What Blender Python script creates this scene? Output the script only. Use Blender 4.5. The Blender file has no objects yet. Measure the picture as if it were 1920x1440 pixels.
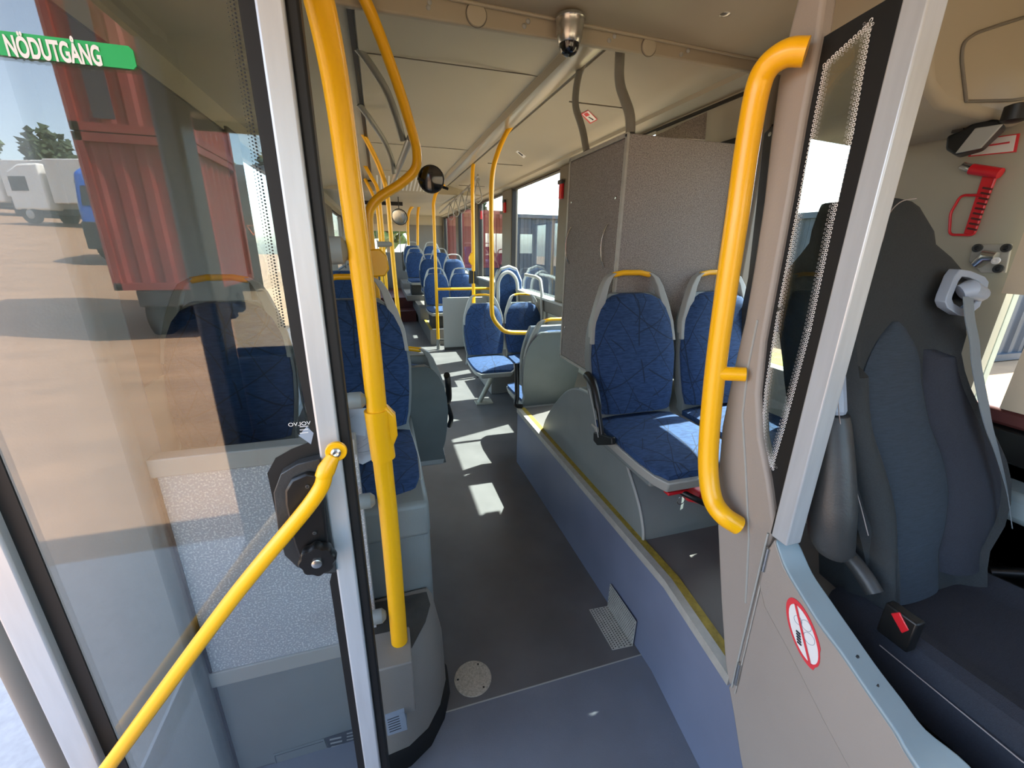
import bpy, math, random
from mathutils import Vector, Matrix
random.seed(7)
PI = math.pi
sc = bpy.context.scene
col = sc.collection

# ---------------------------------------------------------------- camera
FPX = 785.0
yaw, pit, rol = [math.radians(a) for a in (17.0, 18.1, 0.8)]
fw = Vector((math.sin(yaw)*math.cos(pit), math.cos(yaw)*math.cos(pit), -math.sin(pit)))
r0 = Vector((math.cos(yaw), -math.sin(yaw), 0)); u0 = r0.cross(fw)
rt = math.cos(rol)*r0 + math.sin(rol)*u0
up = -math.sin(rol)*r0 + math.cos(rol)*u0
EYE = Vector((0, 0, 1.5))
cd = bpy.data.cameras.new('camera'); cam = bpy.data.objects.new('camera', cd); col.objects.link(cam)
cd.sensor_width = 36; cd.lens = 36*FPX/1920; cd.clip_start = 0.02; cd.clip_end = 500
M = Matrix((rt, up, -fw)).transposed().to_4x4(); M.translation = EYE
cam.matrix_world = M
sc.camera = cam

def P(x, y, axis, val):
    """point where the sight line through photo pixel (x, y) meets the plane axis = val"""
    d = fw + rt*((x-960)/FPX) - up*((y-720)/FPX)
    k = (val-EYE[axis])/d[axis]
    return EYE + d*k
def PX(x, y, v): return P(x, y, 0, v)
def PY(x, y, v): return P(x, y, 1, v)
def PZ(x, y, v): return P(x, y, 2, v)

# ---------------------------------------------------------------- light
SUN_DIR = Vector((-1.25, -0.42, -2.2))
w = bpy.data.worlds.new('sky'); sc.world = w; w.use_nodes = True
nt = w.node_tree; nt.nodes.clear()
sky = nt.nodes.new('ShaderNodeTexSky'); sky.sky_type = 'NISHITA'; sky.sun_disc = False
sky.sun_elevation = math.radians(58); sky.sun_rotation = math.radians(70)
sky.air_density = 1.0; sky.dust_density = 1.5; sky.ozone_density = 1.0
bg = nt.nodes.new('ShaderNodeBackground'); bg.inputs[1].default_value = 0.45
wo = nt.nodes.new('ShaderNodeOutputWorld')
hs = nt.nodes.new('ShaderNodeHueSaturation'); hs.inputs['Saturation'].default_value = .78
nt.links.new(sky.outputs[0], hs.inputs['Color']); nt.links.new(hs.outputs[0], bg.inputs[0]); nt.links.new(bg.outputs[0], wo.inputs[0])
sl = bpy.data.lights.new('sun', 'SUN'); sl.energy = 11.5; sl.angle = math.radians(0.6); sl.color = (1.0, .95, .86)
so = bpy.data.objects.new('sun', sl); col.objects.link(so); so.location = (6, 3, 12)
so.rotation_euler = SUN_DIR.to_track_quat('-Z', 'Y').to_euler()
sc.view_settings.view_transform = 'Standard'; sc.view_settings.look = 'None'
sc.view_settings.gamma = 1; sc.view_settings.use_curve_mapping = False
sc.view_settings.exposure = 1.42

# ---------------------------------------------------------------- materials
def s2l(c):
    c /= 255.0
    return c/12.92 if c <= .04045 else ((c+.055)/1.055)**2.4
def rgb(h):
    return (s2l(int(h[0:2], 16)), s2l(int(h[2:4], 16)), s2l(int(h[4:6], 16)), 1)
MAT = {}
def mat(name, h, rough=.5, metal=0, var=0, vscale=30, bump=0, bscale=200, spec=.5, coat=0, stretch=None):
    m = bpy.data.materials.new(name); m.use_nodes = True; MAT[name] = m
    n = m.node_tree.nodes; l = m.node_tree.links; b = n['Principled BSDF']
    b.inputs['Base Color'].default_value = rgb(h); b.inputs['Roughness'].default_value = rough
    b.inputs['Metallic'].default_value = metal; b.inputs['Specular IOR Level'].default_value = spec
    if coat: b.inputs['Coat Weight'].default_value = coat; b.inputs['Coat Roughness'].default_value = .16
    tc = n.new('ShaderNodeTexCoord'); vec = tc.outputs['Object']
    if stretch:
        mp = n.new('ShaderNodeMapping'); mp.inputs['Scale'].default_value = stretch
        l.new(vec, mp.inputs[0]); vec = mp.outputs[0]
    # every material carries a faint procedural variation
    nz = n.new('ShaderNodeTexNoise'); nz.inputs['Scale'].default_value = vscale; nz.inputs['Detail'].default_value = 4
    l.new(vec, nz.inputs['Vector'])
    mr = n.new('ShaderNodeMapRange'); v = max(var, .012)
    mr.inputs[1].default_value = .3; mr.inputs[2].default_value = .7
    mr.inputs[3].default_value = 1-v; mr.inputs[4].default_value = 1+v
    l.new(nz.outputs[0], mr.inputs[0])
    mx = n.new('ShaderNodeVectorMath'); mx.operation = 'SCALE'; mx.inputs[0].default_value = rgb(h)[:3]
    l.new(mr.outputs[0], mx.inputs['Scale']); l.new(mx.outputs[0], b.inputs['Base Color'])
    if bump:
        n2 = n.new('ShaderNodeTexNoise'); n2.inputs['Scale'].default_value = bscale; l.new(vec, n2.inputs['Vector'])
        bp = n.new('ShaderNodeBump'); bp.inputs['Strength'].default_value = bump; bp.inputs['Distance'].default_value = .002
        l.new(n2.outputs[0], bp.inputs['Height']); l.new(bp.outputs[0], b.inputs['Normal'])
    return m
mat('yellow', 'FDB900', .36, vscale=4, coat=.25)
mat('rail_grey', '8A8982', .35, coat=.2)
mat('shell_grey', '7B817F', .45, var=.05, vscale=8, bump=.15)
mat('box_grey', '827D76', .5, var=.06, vscale=4, bump=.2)
mat('frame_grey', 'A2A39D', .45)
mat('beige', '9D9389', .5, var=.05, vscale=3, bump=.15)
mat('ceiling', 'B2A994', .55, var=.03, vscale=1.5)
mat('ceiling_front', 'A89E89', .5, var=.03, vscale=2)
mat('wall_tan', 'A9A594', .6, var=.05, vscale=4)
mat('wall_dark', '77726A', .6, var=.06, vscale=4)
mat('pillar', '716B60', .55, var=.05, vscale=5)
mat('aluminium', 'C6C9CB', .38, metal=.35, var=.06, vscale=9, stretch=(6, 6, .6))
mat('steel', 'C4C4C0', .25, metal=.9)
mat('floor', '605F5F', .42, var=.14, vscale=5, bump=.25, bscale=500)
mat('floor_entry', '6F747E', .42, var=.1, vscale=5, bump=.25, bscale=500)
mat('podium_floor', '676360', .5, var=.1, vscale=5, bump=.25, bscale=500)
mat('podium_side', '6F778C', .42, var=.1, vscale=3)
mat('black', '131313', .4, var=.1)
mat('rubber', '0E0E0D', .6, var=.1)
mat('dark_plastic', '363737', .42, var=.1, bump=.2)
mat('step_dark', '3A3935', .6, var=.15, bump=.3)
mat('edge_yellow', '9C862F', .6, var=.25, vscale=60)
mat('edge_trim', 'A8A59C', .4, var=.1)
mat('rail_blue', '87979C', .35, var=.07, vscale=6, coat=.2)
mat('plate', 'B7AF9F', .5, metal=.3, var=.25, vscale=160, bump=.5, bscale=300)
mat('duct', '9E9580', .32, coat=.3)
mat('mesh_metal', 'C6C6BE', .4, metal=.4, var=.1)
mat('hole', '20201F', .8)
mat('red', 'D0202A', .35, coat=.3)
mat('sign_green', '12A552', .5)
mat('sign_white', 'E6E4E0', .5)
mat('sign_red', 'D83A42', .5)
mat('ink', '23282F', .6)
mat('ink_grey', '8F9AA8', .6)
mat('paper', 'D3DAE4', .6, var=.02)
mat('seat_black', '2E3234', .85, var=.12, vscale=260, bump=.6, bscale=600)
mat('seat_slate', '323D48', .85, var=.18, vscale=200, bump=.6, bscale=500, stretch=(.15, 1, 2.4))
mat('seat_side', '2A2E38', .85, var=.12, vscale=260, bump=.6, bscale=600)
mat('stitch', 'A89C98', .7)
mat('belt', '7B878F', .5, var=.1, stretch=(40, 1, 1))
mat('belt_guide', '9FAABA', .4)
mat('maroon', '5A2A26', .6, var=.15)
mat('curtain', '5A564F', .8, var=.2, vscale=8)
mat('blind', 'C9B9A0', .7)
mat('lens', '0C0D10', .08, coat=1)
mat('orange', 'F06A32', .5)
mat('container_red', '7C2A22', .55, var=.15, vscale=2)
mat('container_dark', '39424E', .5, var=.25, vscale=3, stretch=(1, 3, .3))
mat('container_ink', '2E3038', .6)
mat('truck_white', 'E4E2DC', .35)
mat('truck_blue', '2B5FB4', .35)
mat('truck_dark', '2A2C30', .5)
mat('tyre', '1B1B1B', .8)
mat('bark', '4A3B2C', .9)
mat('leaves', '4C6030', .8, var=.5, vscale=6)
mat('leaves_dark', '33442A', .8, var=.5, vscale=6)
mat('sand', '8A6D52', .9, var=.16, vscale=.9, bump=.6, bscale=12, stretch=(1, 2.2, 1))
mat('asphalt_strip', 'A19E9C', .9, var=.1)
mat('verge', '8C8A4A', .9, var=.4, vscale=4)

def felt():
    m = mat('felt', '8C8680', .95, bump=.4, bscale=260)
    n = m.node_tree.nodes; l = m.node_tree.links; b = n['Principled BSDF']
    tc = n.new('ShaderNodeTexCoord')
    a = n.new('ShaderNodeTexNoise'); a.inputs['Scale'].default_value = 230; a.inputs['Detail'].default_value = 4; a.inputs['Roughness'].default_value = .7
    l.new(tc.outputs['Object'], a.inputs['Vector'])
    r = n.new('ShaderNodeValToRGB'); e = r.color_ramp.elements
    e[0].position = .34; e[0].color = rgb('6C6664'); e[1].position = .64; e[1].color = rgb('A59D96')
    l.new(a.outputs[0], r.inputs[0]); l.new(r.outputs[0], b.inputs['Base Color'])
felt()
def speckle():
    m = mat('speckle', 'B4B9BC', .5)
    n = m.node_tree.nodes; l = m.node_tree.links; b = n['Principled BSDF']
    tc = n.new('ShaderNodeTexCoord')
    a = n.new('ShaderNodeTexNoise'); a.inputs['Scale'].default_value = 210; a.inputs['Detail'].default_value = 2
    l.new(tc.outputs['Object'], a.inputs['Vector'])
    r = n.new('ShaderNodeValToRGB'); e = r.color_ramp.elements
    e[0].position = .5; e[0].color = rgb('A5ABAF'); e[1].position = .66; e[1].color = rgb('DADDDC')
    l.new(a.outputs[0], r.inputs[0]); l.new(r.outputs[0], b.inputs['Base Color'])
speckle()
def fabric(name, base, line, scale):
    m = mat(name, base, .85, bump=.3, bscale=500)
    n = m.node_tree.nodes; l = m.node_tree.links; b = n['Principled BSDF']
    tc = n.new('ShaderNodeTexCoord')
    def M_(op, a, b_=None):
        m_ = n.new('ShaderNodeMath'); m_.operation = op
        for k_, q_ in enumerate((a, b_)):
            if q_ is None: continue
            if isinstance(q_, (int, float)): m_.inputs[k_].default_value = q_
            else: l.new(q_, m_.inputs[k_])
        return m_.outputs[0]
    sx_ = n.new('ShaderNodeSeparateXYZ'); l.new(tc.outputs['Object'], sx_.inputs[0])
    wv = M_('SUBTRACT', sx_.outputs[2], sx_.outputs[1])
    prev = None
    for k, (ang, fq, ph) in enumerate(((.62, 1.0, .1), (-.55, .9, .4), (1.05, .75, .7), (-1.15, .8, .25), (.2, .45, .6))):
        t_ = M_('ADD', M_('MULTIPLY', sx_.outputs[0], math.cos(ang)*scale*fq), M_('MULTIPLY', wv, math.sin(ang)*scale*fq))
        nb = n.new('ShaderNodeTexNoise'); nb.inputs['Scale'].default_value = 5.5; nb.inputs['Detail'].default_value = 0
        mpn = n.new('ShaderNodeMapping'); mpn.inputs['Location'].default_value = (k*3.7, k*1.9, k*2.3); l.new(tc.outputs['Object'], mpn.inputs[0]); l.new(mpn.outputs[0], nb.inputs['Vector'])
        t_ = M_('ADD', t_, M_('MULTIPLY', nb.outputs[0], .35))
        d_ = M_('ABSOLUTE', M_('SUBTRACT', M_('FRACT', M_('ADD', t_, ph+10)), .5))
        mr = n.new('ShaderNodeMapRange'); mr.inputs[1].default_value = .008; mr.inputs[2].default_value = .024; l.new(d_, mr.inputs[0])
        gate = M_('GREATER_THAN', nb.outputs[0], .53)      # lines break off here and there
        mm = M_('MAXIMUM', mr.outputs[0], gate)
        prev = mm if prev is None else M_('MINIMUM', prev, mm)
    nz = n.new('ShaderNodeTexNoise'); nz.inputs['Scale'].default_value = 90
    m3 = n.new('ShaderNodeMapping'); m3.inputs['Scale'].default_value = (.35, 1, 2.2); l.new(tc.outputs['Object'], m3.inputs[0]); l.new(m3.outputs[0], nz.inputs['Vector'])
    r = n.new('ShaderNodeValToRGB'); e = r.color_ramp.elements
    c = rgb(base); e[0].position = .35; e[0].color = (c[0]*.6, c[1]*.72, c[2]*.78, 1); e[1].position = .65; e[1].color = (c[0]*1.35, c[1]*1.22, c[2]*1.2, 1)
    l.new(nz.outputs[0], r.inputs[0])
    mx = n.new('ShaderNodeMix'); mx.data_type = 'RGBA'
    l.new(prev, mx.inputs[0]); mx.inputs[6].default_value = rgb(line); l.new(r.outputs[0], mx.inputs[7])
    l.new(mx.outputs[2], b.inputs['Base Color'])
fabric('blue_fabric', '213F67', '142842', 11)

def glass(name, tint, refl, rough=0.0):
    m = bpy.data.materials.new(name); m.use_nodes = True; MAT[name] = m
    n = m.node_tree.nodes; l = m.node_tree.links; n.clear()
    o = n.new('ShaderNodeOutputMaterial'); mix = n.new('ShaderNodeMixShader')
    t = n.new('ShaderNodeBsdfTransparent'); t.inputs[0].default_value = (*tint, 1)
    g = n.new('ShaderNodeBsdfGlossy'); g.inputs['Roughness'].default_value = rough
    fr = n.new('ShaderNodeFresnel'); ge = n.new('ShaderNodeNewGeometry'); io = n.new('ShaderNodeMapRange')
    io.inputs[3].default_value = 1.5; io.inputs[4].default_value = 1/1.5
    l.new(ge.outputs['Backfacing'], io.inputs[0]); l.new(io.outputs[0], fr.inputs[0])
    ad = n.new('ShaderNodeMath'); ad.operation = 'ADD'; ad.inputs[1].default_value = refl; ad.use_clamp = True
    tc = n.new('ShaderNodeTexCoord'); nz = n.new('ShaderNodeTexNoise'); nz.inputs['Scale'].default_value = 1.6
    mr = n.new('ShaderNodeMapRange'); mr.inputs[3].default_value = -.012; mr.inputs[4].default_value = .012
    l.new(tc.outputs['Object'], nz.inputs['Vector']); l.new(nz.outputs[0], mr.inputs[0])
    a2 = n.new('ShaderNodeMath'); a2.operation = 'ADD'
    l.new(fr.outputs[0], ad.inputs[0]); l.new(ad.outputs[0], a2.inputs[0]); l.new(mr.outputs[0], a2.inputs[1])
    l.new(a2.outputs[0], mix.inputs[0]); l.new(t.outputs[0], mix.inputs[1]); l.new(g.outputs[0], mix.inputs[2])
    l.new(mix.outputs[0], o.inputs[0])
glass('glass_side', (.86, .93, .93), .0)
glass('glass_leaf', (.91, .93, .93), .038)
glass('glass_screen', (.8, .84, .82), .03)
glass('glass_screenfront', (.84, .93, .94), .0)
glass('glass_tint', (.62, .74, .76), .0)

# ---------------------------------------------------------------- mesh building
WL = {}
class MB:
    def __init__(s): s.v = []; s.f = []
    def add(s, vs, fs):
        b = len(s.v); s.v += [Vector(p) for p in vs]; s.f += [[i+b for i in f] for f in fs]; return s
    def box(s, x0, x1, y0, y1, z0, z1, m=None):
        vs = [Vector((x, y, z)) for z in (z0, z1) for y in (y0, y1) for x in (x0, x1)]
        if m: vs = [m @ p for p in vs]
        return s.add(vs, [[0, 2, 3, 1], [4, 5, 7, 6], [0, 1, 5, 4], [2, 6, 7, 3], [0, 4, 6, 2], [1, 3, 7, 5]])
    def prism(s, pts, axis, a, b):
        def mk(p, t):
            if axis == 0: return Vector((t, p[0], p[1]))
            if axis == 1: return Vector((p[0], t, p[1]))
            return Vector((p[0], p[1], t))
        n = len(pts); vs = [mk(p, a) for p in pts] + [mk(p, b) for p in pts]
        return s.add(vs, [list(range(n))[::-1], list(range(n, 2*n))] + [[i, (i+1) % n, n+(i+1) % n, n+i] for i in range(n)])
    def slab(s, pts, off):
        n = len(pts); off = Vector(off); vs = [Vector(p) for p in pts] + [Vector(p)+off for p in pts]
        return s.add(vs, [list(range(n))[::-1], list(range(n, 2*n))] + [[i, (i+1) % n, n+(i+1) % n, n+i] for i in range(n)])
    def ringloft(s, rings, closed=False, caps=True):
        n = len(rings[0]); vs = [p for r in rings for p in r]; fs = []; k = len(rings)
        for i in range(k if closed else k-1):
            a = i*n; b = ((i+1) % k)*n
            for j in range(n): fs.append([a+j, a+(j+1) % n, b+(j+1) % n, b+j])
        if caps and not closed: fs += [list(range(n))[::-1], list(range((k-1)*n, k*n))]
        return s.add(vs, fs)
    def tube(s, pts, r, n=12, fil=0, closed=False):
        pts = [Vector(p) for p in pts]
        if fil: pts = fillet(pts, fil)
        rings = []; k = len(pts); prev = None
        for i, p in enumerate(pts):
            if closed: t = (pts[(i+1) % k]-pts[i-1]).normalized()
            else: t = (pts[min(i+1, k-1)]-pts[max(i-1, 0)]).normalized()
            if prev is None:
                a = Vector((0, 0, 1)) if abs(t.z) < .9 else Vector((1, 0, 0))
                u = t.cross(a).normalized()
            else: u = (prev - t*prev.dot(t)).normalized()
            prev = u; v = t.cross(u); rr = r[i] if isinstance(r, (list, tuple)) else r
            rings.append([p + (u*math.cos(2*PI*j/n) + v*math.sin(2*PI*j/n))*rr for j in range(n)])
        return s.ringloft(rings, closed)
    def cyl(s, a, b, r, n=20): return s.tube([a, b], r, n)
    def lathe(s, prof, c, axis=(0, 0, 1), n=24):
        ax = Vector(axis).normalized(); t = Vector((1, 0, 0)) if abs(ax.x) < .8 else Vector((0, 1, 0))
        u = ax.cross(t).normalized(); v = ax.cross(u); c = Vector(c)
        return s.ringloft([[c + ax*h + (u*math.cos(2*PI*j/n)+v*math.sin(2*PI*j/n))*max(r, 1e-4) for j in range(n)] for r, h in prof])
    def grid(s, G, cu=False):
        nu = len(G); nv = len(G[0]); vs = [p for r in G for p in r]; fs = []
        for i in range(nu-1):
            for j in range(nv-1): fs.append([i*nv+j, (i+1)*nv+j, (i+1)*nv+j+1, i*nv+j+1])
        return s.add(vs, fs)
    def build(s, name, m, parent=None, bevel=0, smooth=True, seg=2, sub=0):
        me = bpy.data.meshes.new(name)
        if parent is not None: org = WL[parent.name].copy()
        else:
            xs = [p.x for p in s.v]; ys = [p.y for p in s.v]; zs = [p.z for p in s.v]
            org = Vector(((min(xs)+max(xs))/2, (min(ys)+max(ys))/2, min(zs)))
        me.from_pydata([p-org for p in s.v], [], s.f); me.validate()
        import bmesh
        bm = bmesh.new(); bm.from_mesh(me); bmesh.ops.recalc_face_normals(bm, faces=bm.faces); bm.to_mesh(me); bm.free()
        me.materials.append(MAT[m])
        if smooth:
            me.polygons.foreach_set('use_smooth', [True]*len(me.polygons))
            me.set_sharp_from_angle(angle=math.radians(38))
        o = bpy.data.objects.new(name, me); col.objects.link(o)
        if parent is not None: o.parent = parent; WL[o.name] = org.copy()
        else: o.location = org; WL[o.name] = org.copy()
        if bevel:
            b = o.modifiers.new('bevel', 'BEVEL'); b.width = bevel; b.segments = seg; b.limit_method = 'ANGLE'; b.angle_limit = math.radians(40)
        if sub:
            b = o.modifiers.new('sub', 'SUBSURF'); b.levels = sub; b.render_levels = sub
        return o
def fillet(pts, r, k=6):
    out = [pts[0]]
    for i in range(1, len(pts)-1):
        a, b, c = pts[i-1], pts[i], pts[i+1]
        u = (a-b); v = (c-b); d = min(r, u.length*.48, v.length*.48)
        p = b+u.normalized()*d; q = b+v.normalized()*d
        for j in range(k+1):
            t = j/k; out.append(p*(1-t)**2 + b*2*t*(1-t) + q*t*t)
    out.append(pts[-1]); return out
def bez(pts, n=10):
    """smooth curve through points (Catmull-Rom)"""
    pts = [Vector(p) for p in pts]; e = [pts[0]*2-pts[1]] + pts + [pts[-1]*2-pts[-2]]; out = []
    for i in range(1, len(e)-2):
        p0, p1, p2, p3 = e[i-1:i+3]
        for j in range(n):
            t = j/n
            out.append(.5*((2*p1)+(p2-p0)*t+(2*p0-5*p1+4*p2-p3)*t*t+(3*p1-p0-3*p2+p3)*t**3))
    out.append(pts[-1]); return out
def tag(o, label, cat, group=None, kind=None):
    if label: o['label'] = label
    if cat: o['category'] = cat
    if group: o['group'] = group
    if kind: o['kind'] = kind
    return o
def struct(o): o['kind'] = 'structure'; return o
def thing(name, loc, label, cat, group=None, kind=None):
    o = bpy.data.objects.new(name, None); o.empty_display_size = .05; col.objects.link(o); o.location = loc
    WL[o.name] = Vector(loc); return tag(o, label, cat, group, kind)
def dup(o, loc, rz=0, label=None, group=None, parent=None):
    c = o.copy(); col.objects.link(c)
    if parent is not None: c.parent = parent
    else:
        c.location = loc; c.rotation_euler = (0, 0, rz)
        if label: c['label'] = label
        if group: c['group'] = group
    for ch in list(o.children):
        if ch.name in DUPSKIP: continue
        dup(ch, None, parent=c)
    return c
DUPSKIP = set()
def box(name, m, x0, x1, y0, y1, z0, z1, parent=None, bevel=0.0, **k):
    return MB().box(x0, x1, y0, y1, z0, z1).build(name, m, parent, bevel, **k)
def text_mesh(txt, size, m, name, parent, origin, ux, uz, depth=.0006, squash=1.0, width=None, bold=0):
    """lettering as flat mesh: ux = reading direction, uz = up"""
    cu = bpy.data.curves.new('t', 'FONT'); cu.body = txt; cu.size = size; cu.extrude = 0; cu.align_x = 'LEFT'; cu.offset = bold
    to = bpy.data.objects.new('t', cu); col.objects.link(to)
    dg = bpy.context.evaluated_depsgraph_get(); me = bpy.data.meshes.new_from_object(to.evaluated_get(dg))
    col.objects.unlink(to); bpy.data.objects.remove(to)
    ux = Vector(ux).normalized(); uz = Vector(uz).normalized(); o_ = Vector(origin)-WL[parent.name]
    if width: squash = width/max(v.co.x for v in me.vertices)
    for v in me.vertices: v.co = o_ + ux*(v.co.x*squash) + uz*v.co.y
    me.materials.clear(); me.materials.append(MAT[m])
    o = bpy.data.objects.new(name, me); col.objects.link(o); o.parent = parent; WL[o.name] = WL[parent.name].copy()
    return o

XR, XL = 1.62, -0.75      # inner faces of the bus sides
YB = 11.5                 # rear wall

# ================================================================ FLOOR, PODIUM
struct(MB().box(-.80, 1.68, 1.02, YB, -.06, 0).build('floor', 'floor'))
struct(MB().box(-.80, 1.68, -.9, 1.018, -.06, -.001).build('floor', 'floor_entry'))
struct(MB().box(XL+.55, .885, 1.017, 1.021, -.001, .0008).build('trim_1', 'frame_grey'))
# podium on the right
pod = [(.806, .45), (.806, .60), (.852, .95), (.845, 2.62), (XR, 2.62), (XR, .45)]
o = struct(MB().prism([(a, b) for a, b in pod], 2, 0, .405).build('floor_podium', 'podium_side'))
struct(MB().prism([(a+.012 if a < 1 else a, b) for a, b in pod], 2, .405, .418).build('floor_podium_top', 'podium_floor'))
edge = [(.806, .61), (.852, .95), (.845, 2.62)]
def strip(path, x_off0, x_off1, z0, z1):
    mb = MB()
    rings = [[Vector((x+x_off0, y, z0)), Vector((x+x_off1, y, z0)), Vector((x+x_off1, y, z1)), Vector((x+x_off0, y, z1))] for x, y in path]
    return mb.ringloft(rings)
struct(strip(edge, -.006, .022, .392, .424).build('trim_2', 'edge_trim'))
struct(strip(edge, .022, .052, .416, .423).build('trim_3', 'edge_yellow'))
# rear raised platform on the right with its step
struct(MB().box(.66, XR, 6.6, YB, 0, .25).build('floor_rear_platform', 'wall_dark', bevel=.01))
struct(MB().box(.66, .70, 6.6, 9.6, .25, .256).build('trim_4', 'edge_yellow'))
struct(MB().box(.70, XR, 6.6, 6.64, .25, .256).build('trim_5', 'sign_white'))
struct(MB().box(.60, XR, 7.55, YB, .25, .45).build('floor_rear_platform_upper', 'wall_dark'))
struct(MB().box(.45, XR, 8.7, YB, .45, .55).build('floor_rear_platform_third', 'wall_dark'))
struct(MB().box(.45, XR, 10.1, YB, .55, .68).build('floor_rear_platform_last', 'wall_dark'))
struct(MB().box(-.6, .62, 8.9, YB, 0, .22).build('floor_rear_step', 'maroon'))
struct(MB().box(-.6, .62, 9.4, YB, .22, .44).build('floor_rear_step_upper', 'maroon'))
struct(MB().box(XL, -.25, 6.8, 9, 0, .55).build('floor_rear_left', 'step_dark'))

# ================================================================ CEILING
cprof = [(-.80, 2.16), (-.66, 2.24), (-.14, 2.345), (-.13, 2.36), (-.03, 2.36), (-.02, 2.35), (.45, 2.365), (.86, 2.35), (.87, 2.335), (.93, 2.322), (1.00, 2.335), (1.01, 2.35),
         (1.03, 2.35), (1.035, 2.338), (1.40, 2.255), (1.41, 2.247), (1.53, 2.225), (1.535, 2.205), (1.66, 2.17)]
def ceil_part(name, m, i0, i1, y0, y1, th=.12):
    pts = cprof[i0:i1+1]; poly = pts + [(pts[-1][0], 2.50), (pts[0][0], 2.50)]
    return struct(MB().prism(poly, 1, y0, y1).build(name, m, bevel=0))
ceil_part('ceiling', 'ceiling', 0, 18, 1.70, YB)
# rail slot lines and joints
struct(MB().box(1.004, 1.02, 1.70, 9, 2.338, 2.352).build('ceiling_slot_right', 'black'))
struct(MB().box(-.05, -.028, 1.70, 9, 2.350, 2.364).build('ceiling_slot_left', 'black'))
for k, y in enumerate((2.43, 4.3, 5.9)):
    struct(MB().box(-.01, .86, y, y+.005, 2.3485, 2.3525).build('ceiling_joint', 'pillar'))
    struct(MB().box(1.045, 1.39, y, y+.005, 2.25, 2.256).build('ceiling_joint', 'pillar'))
struct(MB().prism([(.86, 2.352), (.875, 2.315), (.93, 2.300), (.985, 2.315), (1.0, 2.352)], 1, 1.70, YB).build('ceiling_duct', 'duct'))
# lowered rear ceiling
struct(MB().box(-.75, XR, 6.7, YB, 2.22, 2.34).build('ceiling_rear', 'ceiling'))
struct(MB().prism([(5.75, 2.35), (6.7, 2.22), (6.7, 2.36), (5.75, 2.36)], 0, -.0, .86).build('ceiling_rear_slope', 'ceiling'))
gr = thing('ceiling_grille', (.43, 6.1, 2.22), 'louvred air grille set in the sloping ceiling above the aisle', 'air vent')
mb = MB()
for k in range(16):
    x = .03+k*.048; mb.box(x, x+.02, 5.95, 6.6, 0, .006, Matrix.Translation((0, 0, 2.322)) @ Matrix.Translation((0, 5.95, 0)) @ Matrix.Rotation(-.136, 4, 'X') @ Matrix.Translation((0, -5.95, 0)))
mb.build('slats', 'sign_white', gr)
MB().box(.01, .82, 5.93, 6.62, 0, .004, Matrix.Translation((0, 5.95, 2.331)) @ Matrix.Rotation(-.136, 4, 'X') @ Matrix.Translation((0, -5.95, 0))).build('grille_recess', 'dark_plastic', gr)
# bulkhead beam between cab and saloon
bm_z0 = 2.205
bt = struct(MB().box(-.80, 1.68, 1.68, 1.705, bm_z0, 2.50).build('ceiling_beam', 'ceiling_front', bevel=.006))
struct(MB().tube([(-.78, 1.672, 2.283), (1.64, 1.672, 2.243)], .006, 8).build('trim_6', 'ceiling_front'))
struct(MB().add([(-.80, -.95, 2.29), (1.68, -.95, 2.245), (1.68, 1.68, 2.245), (-.80, 1.68, 2.29), (-.80, -.95, 2.50), (1.68, -.95, 2.50), (1.68, 1.68, 2.50), (-.80, 1.68, 2.50)],
    [[0, 1, 2, 3], [4, 5, 6, 7], [0, 1, 5, 4], [1, 2, 6, 5], [2, 3, 7, 6], [3, 0, 4, 7]]).build('ceiling_front', 'ceiling_front'))
def disc(name, m, px, py, r, y, label, cat, group, th=.004):
    p = PY(px, py, y)
    o = MB().lathe([(r*.5, -th*1.2), (r*.96, -th), (r, -th*.4), (r, 0)], p, (0, 1, 0)).build(name, m); WL[o.name] = o.location.copy()
    MB().tube([p+Vector((r*1.04*math.cos(a), -.0005, r*1.04*math.sin(a))) for a in [2*PI*j/32 for j in range(32)]], .0016, 6, closed=True).build('rim', 'pillar', o)
    return tag(o, label, cat, group)
disc('cover_cap', 'ceiling', 893, 28, .034, 1.68, 'round beige cap on the ceiling beam, left of the dome camera', 'cap', 'caps on the ceiling beam', .006)
disc('cover_cap', 'ceiling', 1216, 88, .030, 1.68, 'round beige cap on the ceiling beam, right of the dome camera', 'cap', 'caps on the ceiling beam', .006)
rv = [(805, 4, 'leftmost'), (803, 14, 'leftmost'), (990, 40, 'second from the left'), (983, 49, 'second from the left'), (1152, 68, 'third from the left'), (1142, 76, 'third from the left'), (1290, 95, 'rightmost'), (1277, 102, 'rightmost')]
for k, (a, b, wrd) in enumerate(rv):
    p = PY(a, b, 1.68)
    tag(MB().lathe([(.008, .0), (.008, -.002), (.005, -.005), (.0005, -.006)], p, (0, 1, 0), 12).build('rivet', 'frame_grey'),
        ('upper' if k % 2 == 0 else 'lower') + ' rivet of the %s rivet pair on the ceiling beam' % wrd, 'rivet', 'rivets on the ceiling beam')
cp = PY(1062, 60, 1.66)
t = thing('dome_camera', (cp.x, 1.62, 2.14), 'metallic dome security camera hanging from the ceiling beam', 'camera')
MB().lathe([(.050, .115), (.052, .106), (.048, .100), (.048, .085), (.044, .055), (.038, .038), (.036, .036)], (cp.x, 1.63, 2.14), (0, 0, 1)).build('housing', 'steel', t)
MB().lathe([(.036, .040), (.034, .024), (.027, .010), (.014, .001), (.0005, -.002)], (cp.x, 1.63, 2.14), (0, 0, 1)).build('dome', 'lens', t)
p = PY(1353, 78, 1.45)
tag(MB().lathe([(.02, 0), (.018, -.006), (.007, -.01), (.0005, -.01)], (p.x, 1.45, 2.26), (0, 0, 1)).build('keyhole_lock', 'steel'), 'small metal lock in the front ceiling panel', 'lock')

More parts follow.
